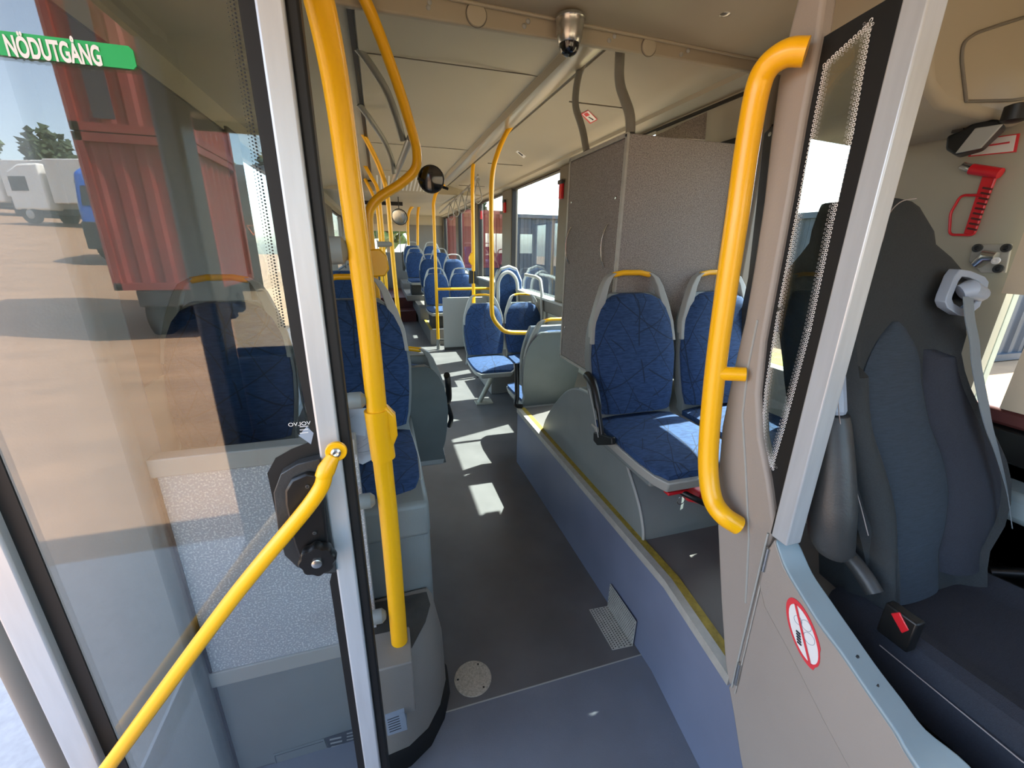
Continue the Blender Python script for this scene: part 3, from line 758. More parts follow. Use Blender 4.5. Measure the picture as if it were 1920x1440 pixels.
# fire extinguisher behind the seat
fx = thing('fire_extinguisher', (1.25, 1.14, .60), 'red fire extinguisher with black valve under the podium seats', 'fire extinguisher')
c = Vector((.985, 1.10, .668)); ax = Vector((1, .08, -.12)).normalized()
MB().lathe([(.0005, .02), (.03, .022), (.055, .04), (.065, .075), (.065, .34), (.05, .38), (.0005, .385)], c+Vector((.03, .03, -.02)), ax).build('cylinder', 'red', fx)
MB().lathe([(.018, -.01), (.02, .0), (.02, .025), (.0005, .03)], c+Vector((.025, .03, -.018)), ax).build('valve', 'steel', fx)
MB().tube(bez([c+Vector((.0, .0, -.01)), c+Vector((.04, -.04, -.025)), c+Vector((.11, -.06, -.06)), c+Vector((.2, -.06, -.09))], 6), .011, 10).build('hose', 'black', fx)
MB().box(c.x-.06, c.x+.03, c.y-.015, c.y+.015, c.z-.012, c.z+.0).build('lever', 'red', fx, bevel=.003)
MB().tube([c+Vector((-.005+.017*math.cos(a), -.02, -.035+.017*math.sin(a))) for a in [2*PI*i/18 for i in range(18)]], .0016, 6, closed=True).build('pull_ring', 'steel', fx)

# ================================================================ FELT CABINET
cx0, cx1, cy0, cy1, cz0, cz1 = .955, 1.475, 1.63, 2.17, .905, 1.925
cb = thing('felt_cabinet', ((cx0+cx1)/2, (cy0+cy1)/2, cz0), 'tall grey felt-covered cabinet with two doors behind the podium seats', 'cabinet')
MB().box(cx0+.004, cx1, cy0, cy1, cz0, cz1).build('body', 'felt', cb, bevel=.004)
mb = MB()
for y in (cy0+.006, cy1-.006): mb.box(cx0-.006, cx0+.006, y-.009, y+.009, cz0, cz1)
mb.box(cx0-.006, cx0+.006, cy0, cy1, cz1-.014, cz1+.004).box(cx0-.006, cx0+.006, cy0, cy1, cz0-.004, cz0+.012)
mb.box(cx1-.006, cx1+.004, cy0-.004, cy0+.004, cz0, cz1)
mb.build('metal_edging', 'edge_trim', cb, bevel=.002)
dr = MB().box(cx0-.004, cx0+.004, cy0+.02, cy1-.02, cz0+.014, cz1-.02).build('door', 'felt', cb, bevel=.002)
for (a, b, nm) in ((cy0+.10, 1, 'handle'), (cy1-.06, 1, 'handle')):
    MB().tube(bez([(cx0-.004, a, 1.60), (cx0-.022, a, 1.565), (cx0-.030, a, 1.51), (cx0-.022, a, 1.455), (cx0-.004, a, 1.42)], 6), .004, 8).build('handle', 'steel', dr)
for y, z in ((cy0+.05, 1.70), (cy1-.05, 1.72), (cy1-.05, 1.08)):
    MB().lathe([(.006, 0), (.006, -.003), (.0005, -.004)], (cx0-.004, y, z), (1, 0, 0), 12).build('stud', 'steel', dr)
# felt wedge on top, toward the wall
tag(MB().slab([PY(a, b, 1.95) for a, b in ((1225, 256), (1326, 210), (1322, 262))], (0, .012, 0)).build('felt_offcut', 'felt'), 'triangular felt piece standing on top of the cabinet', 'felt piece')
# grey tubes from the cabinet up to the beam
def tube_thing(name, m, pts, r, label, cat='handrail', group=None, fil=0, n=14, smooth_path=False):
    p = bez(pts, 8) if smooth_path else [Vector(q) for q in pts]
    if fil: p = fillet(p, fil)
    o = MB().tube(p, r, n).build(name, m); WL[o.name] = o.location.copy()
    return tag(o, label, cat, group)
g1 = tube_thing('support_tube', 'rail_grey', [PY(1092, 108, 2.2), PY(1080, 165, 2.2), PY(1078, 200, 2.2), PY(1092, 240, 2.15), PY(1100, 285, 2.1)], .017, 'grey bent tube from the ceiling rail down to the cabinet, left of the two', 'support tube', 'tubes holding the cabinet', fil=.05)
MB().tube([PY(1096, 98, 2.2), PY(1086, 135, 2.2)], [.024, .021], 14).build('socket', 'rail_grey', g1)
tube_thing('support_tube', 'rail_grey', [PY(1163, 85, 1.84), PY(1160, 155, 1.84), PY(1182, 215, 1.74), PY(1182, 252, 1.72)], .020, 'grey bent tube from the beam down to the cabinet corner, right of the two', 'support tube', 'tubes holding the cabinet', fil=.05)

# ================================================================ YELLOW AND GREY RAILS
R1 = .0255
mp = thing('grab_pole', (-.027, .95, .43), 'thick yellow pole in front beside the door, standing on the step box', 'grab pole')
R1 = .0225
pth = bez([PY(a, b, c) for a, b, c in ((749, 1202, .95), (732, 1000, .95), (718, 870, .95), (706, 760, .95), (689, 600, .95), (673, 470, .945), (653, 320, .93), (637, 200, .90), (620, 100, .865), (598, 0, .83), (570, -90, .80))], 6)
MB().tube(pth, R1, 20).build('tube', 'yellow', mp)
def clamp_block(par, y, quad, depth, nm='button_box', m='yellow'):
    return MB().slab([PY(a, b, y-depth/2) for a, b in quad], (0, depth, 0)).build(nm, m, par, bevel=.006)
sl_ = MB().tube([PY(719, 858, .95), PY(706, 768, .95)], .028, 20).build('sleeve', 'yellow', mp)
clamp_block(sl_, .95, ((706, 766), (724, 762), (742, 780), (746, 818), (735, 845), (712, 858)), .03, 'button_box')
for k, (px, py) in enumerate(((668, 470), (700, 748), (716, 935), (735, 1150))):
    m_ = 'shell_grey'
    rr = .027 if k == 0 else .019
    cl = MB().lathe([(rr, -.14), (rr, -.055), (rr*.96, -.054), (rr*.96, -.052), (rr, -.051), (rr, -.026), (rr*.55, -.016), (.0005, -.014)], PY(px, py, .95), (1, 0, 0)).build('clamp', m_, mp)
# the loop pole standing on the first seat back
lpth = bez([(-.045, 1.60, 2.30), (.03, 1.66, 2.19), (.10, 1.76, 2.05), (.150, 1.84, 1.92), (.170, 1.88, 1.85), (.160, 1.9, 1.79), (.10, 1.9, 1.735), (.02, 1.9, 1.685), (-.022, 1.9, 1.64), (-.034, 1.9, 1.58), (-.034, 1.9, 1.44), (-.030, 1.9, 1.27)], 8)
lp_ = thing('grab_pole', (-.03, 1.9, 1.27), 'yellow looping grab pole that swings out over the aisle behind the first seat', 'grab pole')
MB().tube(lpth, .0185, 16).build('tube', 'yellow', lp_)
clamp_block(lp_, 1.9, ((690, 468), (712, 466), (726, 480), (730, 505), (722, 518), (695, 520)), .045)
# round mirrors
def round_mirror(c, r, face, nm, label, mback, mface, arm):
    t = thing(nm, c, label, 'mirror')
    ax = Vector(face).normalized()
    MB().lathe([(r*.94, .0), (r, .004), (r, .012), (r*.85, .026), (r*.4, .036), (.0005, .038)], c, -ax).build('housing', mback, t)
    MB().lathe([(.0005, .009), (r*.6, .006), (r*.9, .001), (r*.93, -.002)], c, ax, 32).build('mirror_glass', mface, t)
    MB().tube(arm, .006, 8).build('arm', 'black', t)
    return t
c = PY(808, 336, 1.95)
round_mirror(c, .055, (-.25, -1, -.1), 'round_mirror', 'round black mirror over the aisle beside the yellow loop pole', 'black', 'lens', [c+Vector((.03, .02, -.015)), c+Vector((.075, .03, -.03)), c+Vector((-.055, .0, 0))])
c = PY(749, 407, 6.9)
round_mirror(c, .12, (-.35, -1, -.35), 'round_mirror', 'small bright round mirror at the rear ceiling', 'black', 'steel', [c+Vector((0, .02, .05)), c+Vector((0, .02, .28))])
# right-hand curved handle on the cab column (thick)
ch = thing('grab_rail', (.76, .78, .9), 'thick yellow bowed grab handle on the beige cab column', 'grab handle')
hp = bez([PX(1512, 97, .775), PX(1475, 100, .755), PX(1440, 125, .745), PX(1420, 170, .745), PX(1400, 280, .745), PX(1383, 400, .745), PX(1362, 540, .745), PX(1343, 680, .745), PX(1331, 800, .745), PX(1328, 880, .745), PX(1336, 935, .745), PX(1356, 966, .75), PX(1384, 985, .78)], 8)
hr = .0235
MB().tube(hp, hr, 20).build('tube', 'yellow', ch)
MB().tube([PX(1348, 700, .748), PX(1398, 702, .792)], .0165, 16).build('stay', 'yellow', ch)
# pole ahead of row one that bends into a horizontal bar
pb = thing('grab_pole', (.80, 3.2, .86), 'yellow pole bent into a bar before the slanted-leg seat', 'grab pole')
MB().tube(bez([PY(962, 232, 3.3), PY(948, 252, 3.28), PY(932, 290, 3.22), PY(923, 330, 3.2), PY(921, 400, 3.2), PY(922, 500, 3.2), PY(922, 575, 3.2), PY(925, 596, 3.2), PY(936, 612, 3.2), PY(950, 622, 3.2), PY(980, 624, 3.2), PY(1010, 623, 3.2), PY(1040, 620, 3.2), PY(1075, 620, 3.2)], 6), .0175, 14).build('tube', 'yellow', pb)
MB().lathe([(.018, -.03), (.03, -.02), (.034, 0), (.03, .02), (.018, .03)], PY(1010, 618, 3.2), (1, 0, 0)).build('button_box', 'yellow', pb)
# aisle pole at the second window
pc = thing('grab_pole', (1.0, 4.9, .86), 'yellow pole with a black card reader beside the second window pillar', 'grab pole')
MB().tube(bez([PY(898, 284, 4.9), PY(890, 300, 4.9), PY(886, 330, 4.9), PY(887, 450, 4.9), PY(888, 572, 4.9)], 6), .0205, 14).build('tube', 'yellow', pc)
clamp_block(pc, 4.9, ((884, 474), (890, 474), (890, 497), (884, 497), (880, 490), (880, 482)), .05)
MB().slab([PY(a, b, 4.88) for a, b in ((880, 508), (893, 508), (893, 532), (880, 532))], (0, .04, 0)).build('card_reader', 'black', pc, bevel=.006)
MB().box(.98, 1.2, 4.6, 4.9, .84, .86).build('foot_bracket', 'frame_grey', pc)
# mid pole with partition board and cross bar
pd = thing('grab_pole', (.743, 6.3, 0), 'yellow pole standing on the floor at the partition board, with a cross bar', 'grab pole')
MB().tube(bez([(.743, 6.3, .1), (.75, 6.3, 1), (.757, 6.3, 1.9), (.765, 6.3, 2.08), (.82, 6.3, 2.22), (.92, 6.3, 2.30)], 6), .0225, 14).build('tube', 'yellow', pd)
MB().cyl((.743, 6.3, 0), (.743, 6.3, .16), .026).build('foot', 'rail_grey', pd)
MB().tube([(.75, 6.3, .90), (1.58, 6.3, .90)], .020, 12).build('cross_bar', 'yellow', pd)
bo = thing('partition_board', (1.15, 6.25, 0), 'plain grey partition board under the yellow cross bar', 'partition')
MB().box(.825, 1.50, 6.235, 6.26, .03, .785).build('board', 'frame_grey', bo, bevel=.008)
MB().box(.83, 1.50, 6.22, 6.275, 0, .04).build('floor_rail', 'step_dark', bo)
MB().cyl((.75, 6.3, .68), (.86, 6.26, .68), .012).build('bracket', 'rail_grey', bo)
MB().cyl((.75, 6.3, .15), (.86, 6.26, .15), .014).build('bracket', 'step_dark', bo)
# rear poles on seat tops
for (a, lb) in ((((800, 366), (790, 378), (784, 395), (783, 430), (783, 460)), 'right'), (((776, 384), (768, 395), (765, 412), (765, 440), (766, 460)), 'left')):
    tube_thing('grab_pole', 'yellow', [PY(x, y, 9.0) for x, y in a], .026, 'short yellow pole on the third rear row, the %s one of the two' % lb, 'grab pole', 'poles over the rear seats', smooth_path=True)
# grey ceiling tubes, left
tube_thing('ceiling_tube', 'rail_grey', bez([PY(669, 88, 2.42), PY(690, 115, 2.45), PY(722, 165, 2.5), PY(742, 215, 2.55), PY(755, 262, 2.62)], 4), .019, 'grey curved tube from the left ceiling rail, the nearer one', 'support tube', 'curved grey ceiling tubes')
tube_thing('ceiling_tube', 'rail_grey', bez([PY(673, 195, 3.25), PY(695, 225, 3.3), PY(718, 260, 3.4), PY(733, 295, 3.45), PY(738, 325, 3.5)], 4), .019, 'grey curved tube from the left ceiling rail, the farther one', 'support tube', 'curved grey ceiling tubes')
tube_thing('ceiling_bar', 'rail_grey', [PY(770, 258, 2.55), PY(735, 345, 4.4)], .020, 'straight grey overhead bar running rearward above the left of the aisle', 'support tube')
tube_thing('grab_pole', 'yellow', [PY(680, 250, 4.1), PY(692, 272, 4.15), PY(708, 305, 4.2), PY(722, 345, 4.25), PY(728, 380, 4.3), PY(732, 430, 4.3), PY(740, 520, 4.3), PY(748, 600, 4.3)], .0205, 'yellow pole in the aisle by the middle door, the nearest of the three', 'grab pole', 'poles by the middle door', smooth_path=True)
tube_thing('grab_pole', 'yellow', [PY(682, 306, 5.6), PY(695, 330, 5.6), PY(708, 355, 5.6), PY(714, 400, 5.6), PY(719, 460, 5.6), PY(726, 560, 5.6)], .0205, 'yellow pole in the aisle by the middle door, the second of the three', 'grab pole', 'poles by the middle door', smooth_path=True)
tube_thing('grab_pole', 'yellow', [PY(684, 335, 6.4), PY(700, 368, 6.4), PY(708, 400, 6.4), PY(713, 460, 6.4), PY(717, 540, 6.4)], .0205, 'yellow pole in the aisle by the middle door, the farthest of the three', 'grab pole', 'poles by the middle door', smooth_path=True)
tube_thing('clamp_bar', 'rail_grey', [PY(708, 458, 4.3), PY(735, 458, 4.3)], .026, 'short grey clamp joining two far yellow poles', 'clamp')
# hanging strap bar on the right
sbx = tube_thing('strap_bar', 'rail_grey', [(1.10, 5.0, 2.25), (1.16, 5.6, 2.24), (1.2, 9.0, 2.13)], .013, 'thin grey ceiling bar carrying the hanging straps', 'strap bar')
def make_strap(y, nm_label):
    t = thing('hanging_strap', (1.185, y, 2.0), nm_label, 'strap', 'hanging straps on the right')
    MB().tube([(1.165, y-.02, 2.245), (1.165, y+.02, 2.245)], .022, 10).build('clip', 'rail_grey', t)
    MB().tube(bez([(1.165, y, 2.24), (1.135, y, 2.13), (1.12, y, 2.04), (1.165, y, 1.99), (1.21, y, 2.04), (1.195, y, 2.13), (1.167, y, 2.235)], 6), .007, 8).build('loop', 'rail_grey', t)
    return t
s0 = make_strap(5.3, 'grey hanging strap nearest the camera on the strap bar')
for k, wd in enumerate(('second', 'third', 'fourth', 'farthest')):
    dup(s0, (1.19+.004*k, 5.3+.55*(k+1), 2.0-.0175*(k+1)), label='grey hanging strap, %s along the strap bar' % wd)
# tall folding panel with grey hoop
fp = thing('folding_backrest', (1.46, 5.0, .5), 'tall narrow blue backrest with a grey hoop by the window', 'backrest')
q = [(928, 640), (926, 560), (930, 520), (940, 502), (955, 497), (970, 503), (979, 525), (979, 560), (975, 640)]
ctr = PY(952, 570, 5)
MB().slab([PY(a, b, 5) for a, b in q], (0, .05, 0)).build('frame', 'frame_grey', fp, bevel=.012)
MB().slab([ctr+(PY(a, b, 5)-ctr)*.95+Vector((0, -.02, -.008)) for a, b in q], (0, .04, 0)).build('pad', 'blue_fabric', fp, bevel=.012)
MB().tube(bez([PY(935, 610, 4.93), PY(934, 560, 4.93), PY(936, 525, 4.93), (PY(952, 510, 4.93)), PY(968, 525, 4.93), PY(971, 560, 4.93), PY(972, 610, 4.93)], 6), .021, 12).build('hoop', 'frame_grey', fp)
# rails under the windows
for k, (a, lb) in enumerate(((((985, 515), (1005, 519), (1013, 524), (1016, 548), (1016, 610)), 'nearer grey tubular rail'), (((990, 512), (1036, 520), (1046, 524), (1047, 556)), 'pale rail reflected height'))):
    if k == 0:
        tube_thing('window_rail', 'frame_grey', fillet([PX(x, y, 1.56) for x, y in a], .03), .017, 'grey tubular rail bending down before the window sill behind the seats', 'handrail', n=12)
# low box under the row one seats
struct(MB().box(1.02, XR, 4.1, 4.7, 0, .34).build('floor_box', 'box_grey', bevel=.01))
struct(MB().box(1.30, XR, 2.5, 3.3, 0, .45).build('floor_box_rear', 'box_grey', bevel=.02))

# ================================================================ SMALL THINGS ON THE WALLS
for k, (px, py, wd) in enumerate(((1052, 357, 'nearest window pillar'), (946, 388, 'second window pillar'), (902, 402, 'third window pillar'))):
    c = PX(px, py, 1.57)
    t = thing('emergency_hammer', (c.x, c.y, c.z-.06), 'small red emergency hammer on the %s' % wd, 'hammer', 'hammers on the window pillars')
    MB().box(c.x-.012, c.x+.015, c.y-.03, c.y+.03, c.z-.07, c.z+.055).build('holder', 'red', t, bevel=.006)
    MB().box(c.x-.02, c.x+.0, c.y-.045, c.y+.045, c.z+.05, c.z+.085).build('hammer_head', 'dark_plastic', t, bevel=.006)
def CPL(px, py, dz=0):
    """point on the sloping ceiling panel right of the duct"""
    d = fw + rt*((px-960)/FPX) - up*((py-720)/FPX)
    k = (2.338-.002-dz-.2274*(EYE.x-1.035)-EYE.z)/(d.z+.2274*d.x)
    return EYE+d*k
def on_panel(name, m, quad, dz, par=None):
    return MB().slab([CPL(a, b, dz) for a, b in quad], (0, 0, .0008)).build(name, m, par, smooth=False)
o = on_panel('ceiling_sticker', 'sign_white', ((1089, 214), (1102, 207), (1120, 225), (1107, 232)), 0); WL[o.name] = o.location.copy()
tag(o, 'small white sticker with a red picture on the sloping ceiling above the cabinet', 'sticker')
on_panel('red_picture', 'sign_red', ((1094, 214), (1101, 211), (1106, 216), (1099, 219)), .0015, o)
on_panel('arrow', 'ink', ((1103, 220), (1104, 219), (1113, 224), (1112, 226)), .0015, o)
for q in (((1089, 214), (1102, 207), (1103, 208), (1090, 215)), ((1106, 231), (1119, 224), (1120, 225), (1107, 232)), ((1102, 207), (1103, 207), (1120, 224), (1119, 225)), ((1089, 214), (1090, 213), (1108, 231), (1106, 232))):
    on_panel('red_edge', 'sign_red', q, .0015, o)
o = on_panel('ceiling_label', 'sign_white', ((967, 285), (971, 282), (986, 293), (982, 297)), 0); WL[o.name] = o.location.copy()
tag(o, 'tiny pale label on the sloping ceiling beyond the bent yellow pole', 'sticker')
on_panel('print', 'ink', ((971, 286), (973, 285), (981, 291), (979, 293)), .0015, o)

# floor plate and mesh grille
t = thing('floor_cover', (.205, 1.108, 0), 'round speckled metal cover in the floor by the step box', 'floor cover')
MB().lathe([(.0005, .004), (.063, .004), (.067, .003), (.068, .0)], (.205, 1.108, 0), (0, 0, 1), 40).build('plate', 'plate', t)
for a in (1.0, 3.0, 5.3): MB().lathe([(.0035, .0), (.0035, .0052), (.0005, .005)], (.205+.054*math.cos(a), 1.108+.054*math.sin(a), 0), (0, 0, 1), 10).build('screw', 'hole', t)
gt = thing('vent_grille', (.86, 1.15, 0), 'perforated metal grille bent between floor and podium side', 'vent grille')
def perforated(c0, du, dv, nu, nv, off, m1='mesh_metal'):
    a = MB().slab([c0, c0+du, c0+du+dv, c0+dv], off); h_ = MB(); n_ = Vector(off).normalized()
    for i in range(nu):
        for j in range(nv):
            p = c0 + du*((i+.5+(j % 2)*.5)/(nu+.5)) + dv*((j+.5)/nv)
            u_ = du.normalized()*.0030; v_ = dv.normalized()*.0026
            h_.add([p-n_*.0006+u_*math.cos(k*PI/3)+v_*math.sin(k*PI/3) for k in range(6)], [list(range(6))])
    return a, h_
x_at = lambda y: .80+(y-.6)*.1486 if y < .95 else .852-(y-.95)*.0045
ya, yb = PX(1175, 1100, .845), PX(1212, 1165, .845)
a, h_ = perforated(Vector((.838, 1.06, .0)), Vector((0, .20, 0)), Vector((.002, 0, .125)), 20, 10, (.003, 0, 0))
a.build('upright_part', 'mesh_metal', gt); h_.build('upright_holes', 'hole', gt, smooth=False)['kind'] = 'stuff'
a, h_ = perforated(Vector((.838, 1.06, .0045)), Vector((0, .20, 0)), Vector((-.085, .005, 0)), 20, 7, (0, 0, -.003))
a.build('floor_part', 'mesh_metal', gt)
h_.v = [Vector((p.x, p.y, .0051)) for p in h_.v]; h_.build('floor_holes', 'hole', gt, smooth=False)['kind'] = 'stuff'

# ================================================================ CAB COLUMN, SCREEN, DOOR
XC = .80
def C_(x, y, xx=XC): q_ = PX(x, y, xx); return (q_.y, q_.z)
colp = [(1500, -30), (1478, 60), (1458, 150), (1442, 270), (1430, 380), (1412, 500), (1395, 600), (1372, 700), (1352, 800), (1344, 900), (1344, 985), (1350, 1120), (1358, 1240), (1366, 1286), (1380, 1284), (1436, 1030), (1452, 985), (1440, 900), (1424, 820), (1420, 740), (1430, 640), (1452, 520), (1478, 380), (1505, 220), (1534, 70), (1545, -10), (1560, -90), (1520, -90)]
cc = thing('cab_column', (.8, .75, .42), 'tall beige moulded column at the edge of the driver cab', 'column')
MB().prism([C_(*q_) for q_ in colp], 0, XC, XC+.035).build('body', 'beige', cc, bevel=.008, seg=3)
MB().tube([PX(a, b, XC-.001) for a, b in ((1398, 1130), (1404, 1010), (1398, 880), (1392, 780), (1402, 690), (1420, 600))], .0025, 6).build('seam', 'frame_grey', cc)
# glass screen with black dotted border and aluminium post
scn = thing('cab_screen', (.81, .66, .9), 'narrow clear cab screen with a black dotted border', 'glass screen')
outp = [(1445, 960), (1420, 850), (1424, 740), (1450, 560), (1490, 340), (1535, 75), (1610, 30), (1712, -30), (1640, 290), (1560, 600), (1500, 830), (1455, 985)]
MB().prism([C_(*q_) for q_ in outp], 0, XC+.016, XC+.021).build('glass', 'glass_screen', scn)
inn = [(1448, 880), (1426, 835), (1434, 730), (1458, 580), (1500, 360), (1545, 120), (1568, 98), (1636, 36), (1600, 250), (1562, 420), (1520, 620), (1472, 800)]
oz = [Vector(PX(a, b, XC+.014)) for a, b in outp]; iz = [Vector(PX(a, b, XC+.014)) for a, b in inn]
n = len(oz); mb = MB(); off = Vector((.0015, 0, 0))
vs = oz+iz; fs = [[i, (i+1) % n, n+(i+1) % n, n+i] for i in range(n)]
vs2 = [v+off for v in vs]; mb.add(vs+vs2, fs + [[2*n+j for j in f][::-1] for f in fs])
mb.build('black_border', 'rubber', scn, smooth=False)
rm = MB(); rr = random.Random(5)
path = [Vector(PX(a, b, XC+.0125)) for a, b in inn]
ctr = sum(path, Vector())/n
for i in range(n):
    a_, b_ = path[i], path[(i+1) % n]; L_ = (b_-a_).length; d_ = (b_-a_).normalized(); nn = Vector((1, 0, 0)).cross(d_)
    if nn.dot(ctr-(a_+b_)/2) < 0: nn = -nn
    k = 0
    while k*.0078 < L_:
        for r_ in range(3):
            c_ = a_+d_*(k*.0078+(r_ % 2)*.0039)+nn*(.002+r_*.0055); R0 = .0034-.0006*r_; R_i = .0019
            q1 = [c_+(d_*math.cos(t*PI/3)+nn*math.sin(t*PI/3))*R0 for t in range(6)]; q2 = [c_+(d_*math.cos(t*PI/3)+nn*math.sin(t*PI/3))*R_i for t in range(6)]
            rm.add(q1+q2, [[t, (t+1) % 6, 6+(t+1) % 6, 6+t] for t in range(6)])
        k += 1
rm.build('border_dots', 'sign_white', scn, smooth=False)['kind'] = 'stuff'
ps = thing('cab_post', (.80, .58, .9), 'pale aluminium post between the cab screen and the driver seat', 'post')
p0, p1_ = PX(1453, 1003, XC), PX(1690, 0, XC)
pw = (PX(1487, 1003, XC).y - p0.y)
MB().box(XC-.012, XC+.03, p0.y+pw, p0.y, .895, 2.3).build('profile', 'aluminium', ps, bevel=.003)
MB().box(XC-.006, XC+.03, p0.y, p0.y+.006, .895, 2.3).build('seal', 'rubber', ps)
# cab door: lower panel with pale blue cap
dp = [(1437, 1036), (1455, 1010), (1462, 1060), (1490, 1130), (1540, 1240), (1620, 1360), (1680, 1452), (1760, 1580), (1700, 1800), (1480, 1800), (1400, 1480), (1388, 1420), (1374, 1330), (1366, 1288), (1382, 1268)]
cdr = thing('cab_door', (.8, .4, 0), 'beige driver cab door with a pale blue curved cap and a torn round sticker', 'cab door')
# lower and upper panel meet in a crease
low = [(1432, 1050), (1426, 1096), (1436, 1139), (1481, 1221), (1550, 1358), (1594, 1439), (1680, 1580), (1760, 1700), (1700, 1900), (1480, 1900), (1400, 1480), (1388, 1420), (1374, 1330), (1366, 1288), (1382, 1268)]
MB().prism([C_(*q_) for q_ in low], 0, XC, XC+.03).build('lower_panel', 'beige', cdr, bevel=.003)
upp = [(1440, 1034), (1455, 1010), (1474, 1062), (1506, 1115), (1540, 1169), (1578, 1219), (1631, 1297), (1681, 1369), (1701, 1406), (1765, 1502), (1860, 1640), (1760, 1700), (1594, 1437), (1550, 1356), (1481, 1219), (1436, 1137), (1426, 1094)]
MB().prism([C_(*q_) for q_ in upp], 0, XC-.006, XC+.03).build('upper_panel', 'beige', cdr, bevel=.004)
lft = bez([PX(a, b, XC-.008) for a, b in ((1453, 1010), (1472, 1062), (1503, 1115), (1537, 1169), (1575, 1219), (1628, 1297), (1678, 1369), (1698, 1406), (1760, 1500), (1850, 1635))], 5)
rgt = [Vector((XC+.052, p.y, p.z+.0)) for p in lft]
ri = bez([PX(a, b, XC+.05) for a, b in ((1494, 1010), (1503, 1026), (1525, 1075), (1559, 1125), (1600, 1184), (1644, 1247), (1694, 1312), (1738, 1368), (1825, 1440), (1940, 1600))], 5)
k = min(len(lft), len(ri)); 
def resample(pts, m):
    L = [0]
    for i in range(1, len(pts)): L.append(L[-1]+(pts[i]-pts[i-1]).length)
    out = []
    for j in range(m):
        t_ = L[-1]*j/(m-1); i = 1
        while i < len(L)-1 and L[i] < t_: i += 1
        f_ = (t_-L[i-1])/max(L[i]-L[i-1], 1e-9); out.append(pts[i-1].lerp(pts[i], min(1, max(0, f_))))
    return out
A_, B_ = resample(lft, 36), resample(ri, 36)
mb = MB().ringloft([[a, b, b+Vector((0, -.004, -.03)), a+Vector((.004, -.004, -.02))] for a, b in zip(A_, B_)])
cap = mb.build('cap_rail', 'rail_blue', cdr, bevel=.004, seg=3)
for j, (a, b) in enumerate(((1608, 1231), (1645, 1285), (1686, 1347))):
    p = PX(a, b, XC+.02); MB().lathe([(.0035, 0), (.0035, .003), (.0005, .003)], p+Vector((0, 0, -.002)), (-.2, .4, 1), 10).build('screw_mark', 'dark_plastic', cap)
# piano hinge lines and two hinges
MB().tube([PX(1440, 1000, XC-.003), PX(1372, 1288, XC-.003)], .0025, 8).build('hinge_seam', 'frame_grey', cdr)
MB().tube([PX(1434, 1060, XC-.003), PX(1378, 1300, XC-.003)], .0018, 8).build('hinge_seam', 'edge_trim', cdr)
for (a, b) in (((1441, 1028), (1431, 1070)), ((1387, 1245), (1379, 1282))):
    MB().cyl(PX(*a, XC-.006), PX(*b, XC-.006), .0055, 12).build('hinge', 'steel', cdr)
# torn round sticker
cs = PX(1506, 1188, XC-.0075)
def SC(r, n=32, squash=1.0, torn=False):
    out = []
    for j in range(n):
        a = 2*PI*j/n; k_ = r
        if torn and 3.3 < a < 4.4: k_ = r*.90
        out.append(Vector((0, .95*k_*math.cos(a)+.75*k_*math.sin(a), 1.5*k_*math.sin(a))))
    return out
st_ = thing('no_food_sticker', cs, 'torn round white and red prohibition sticker on the cab door', 'sticker')
r_s = .040
MB().slab([cs+v for v in SC(r_s, torn=True)], (.0008, 0, 0)).build('red_ring', 'sign_red', st_)
MB().slab([cs+v+Vector((-.0006, 0, 0)) for v in SC(r_s*.82)], (.0008, 0, 0)).build('white_disc', 'sign_white', st_)
for dy, dz, r_ in ((-.002, .024, .011), (-.014, .002, .012), (.016, .020, .009)):
    MB().tube([cs+Vector((-.0014, dy+r_*math.cos(a), dz+r_*math.sin(a))) for a in [2*PI*j/24 for j in range(24)]], .0004, 5, closed=True).build('circle_outline', 'ink_grey', st_)
for j in range(5):
    MB().box(cs.x-.0018, cs.x-.0014, cs.y+.004-j*.002, cs.y+.014-j*.002, cs.z-.008-j*.0055, cs.z-.004-j*.0055).build('blue_stripe', 'ink', st_)
a_ = Vector((0, .95*r_s*math.cos(1.45)*.84+.75*r_s*.84*math.sin(1.45), 1.26*r_s*math.sin(1.45)))
MB().slab([cs+a_+Vector((-.0018, -.003, 0)), cs+a_+Vector((-.0018, .003, 0)), cs-a_+Vector((-.0018, .003, 0)), cs-a_+Vector((-.0018, -.003, 0))], (-.0004, 0, 0)).build('red_bar', 'sign_red', st_)

# ================================================================ DRIVER SEAT
dsx = 1.205
ds = thing('driver_seat', (dsx, .55, 0), 'black high-back driver seat with slate centre panels', 'seat')
def dpt(u, z, dy=0):
    """point on the reclined seat back plane, u across"""
    return Vector((dsx+u, .50 + (z-.72)*.285 + dy, z))
def back_surface(rows, thick, bul, side_raise=0, nu=20):
    G = []
    for z, hl, hr_, dy in rows:
        a = []; b = []
        for i in range(nu+1):
            u = -1+2*i/nu; x = (hl+hr_)/2+(hr_-hl)/2*u; c = 1-abs(u)**4
            raise_ = side_raise*math.exp(-((abs(u)-.82)/.16)**2)*(1 if z < 1.32 else max(0, 1-(z-1.32)/.12))
            a.append(dpt(x, z, dy-bul*c-raise_)); b.append(dpt(x*.9, z, dy+thick))
        G.append(a+b[::-1])
    return MB().ringloft(G)
def SEAT(px, py, dy=0):
    """point of the reclined seat-back plane on the sight line through a pixel"""
    d = fw + rt*((px-960)/FPX) - up*((py-720)/FPX)
    k = (.50+dy + (EYE.z-.72)*.285 - EYE.y)/(d.y-.285*d.z)
    return EYE + d*k
def interp(tab, z):
    tab = sorted(tab)
    if z <= tab[0][0]: return tab[0][1]
    for (z0, a), (z1, b) in zip(tab, tab[1:]):
        if z <= z1: return a+(b-a)*(z-z0)/(z1-z0)
    return tab[-1][1]
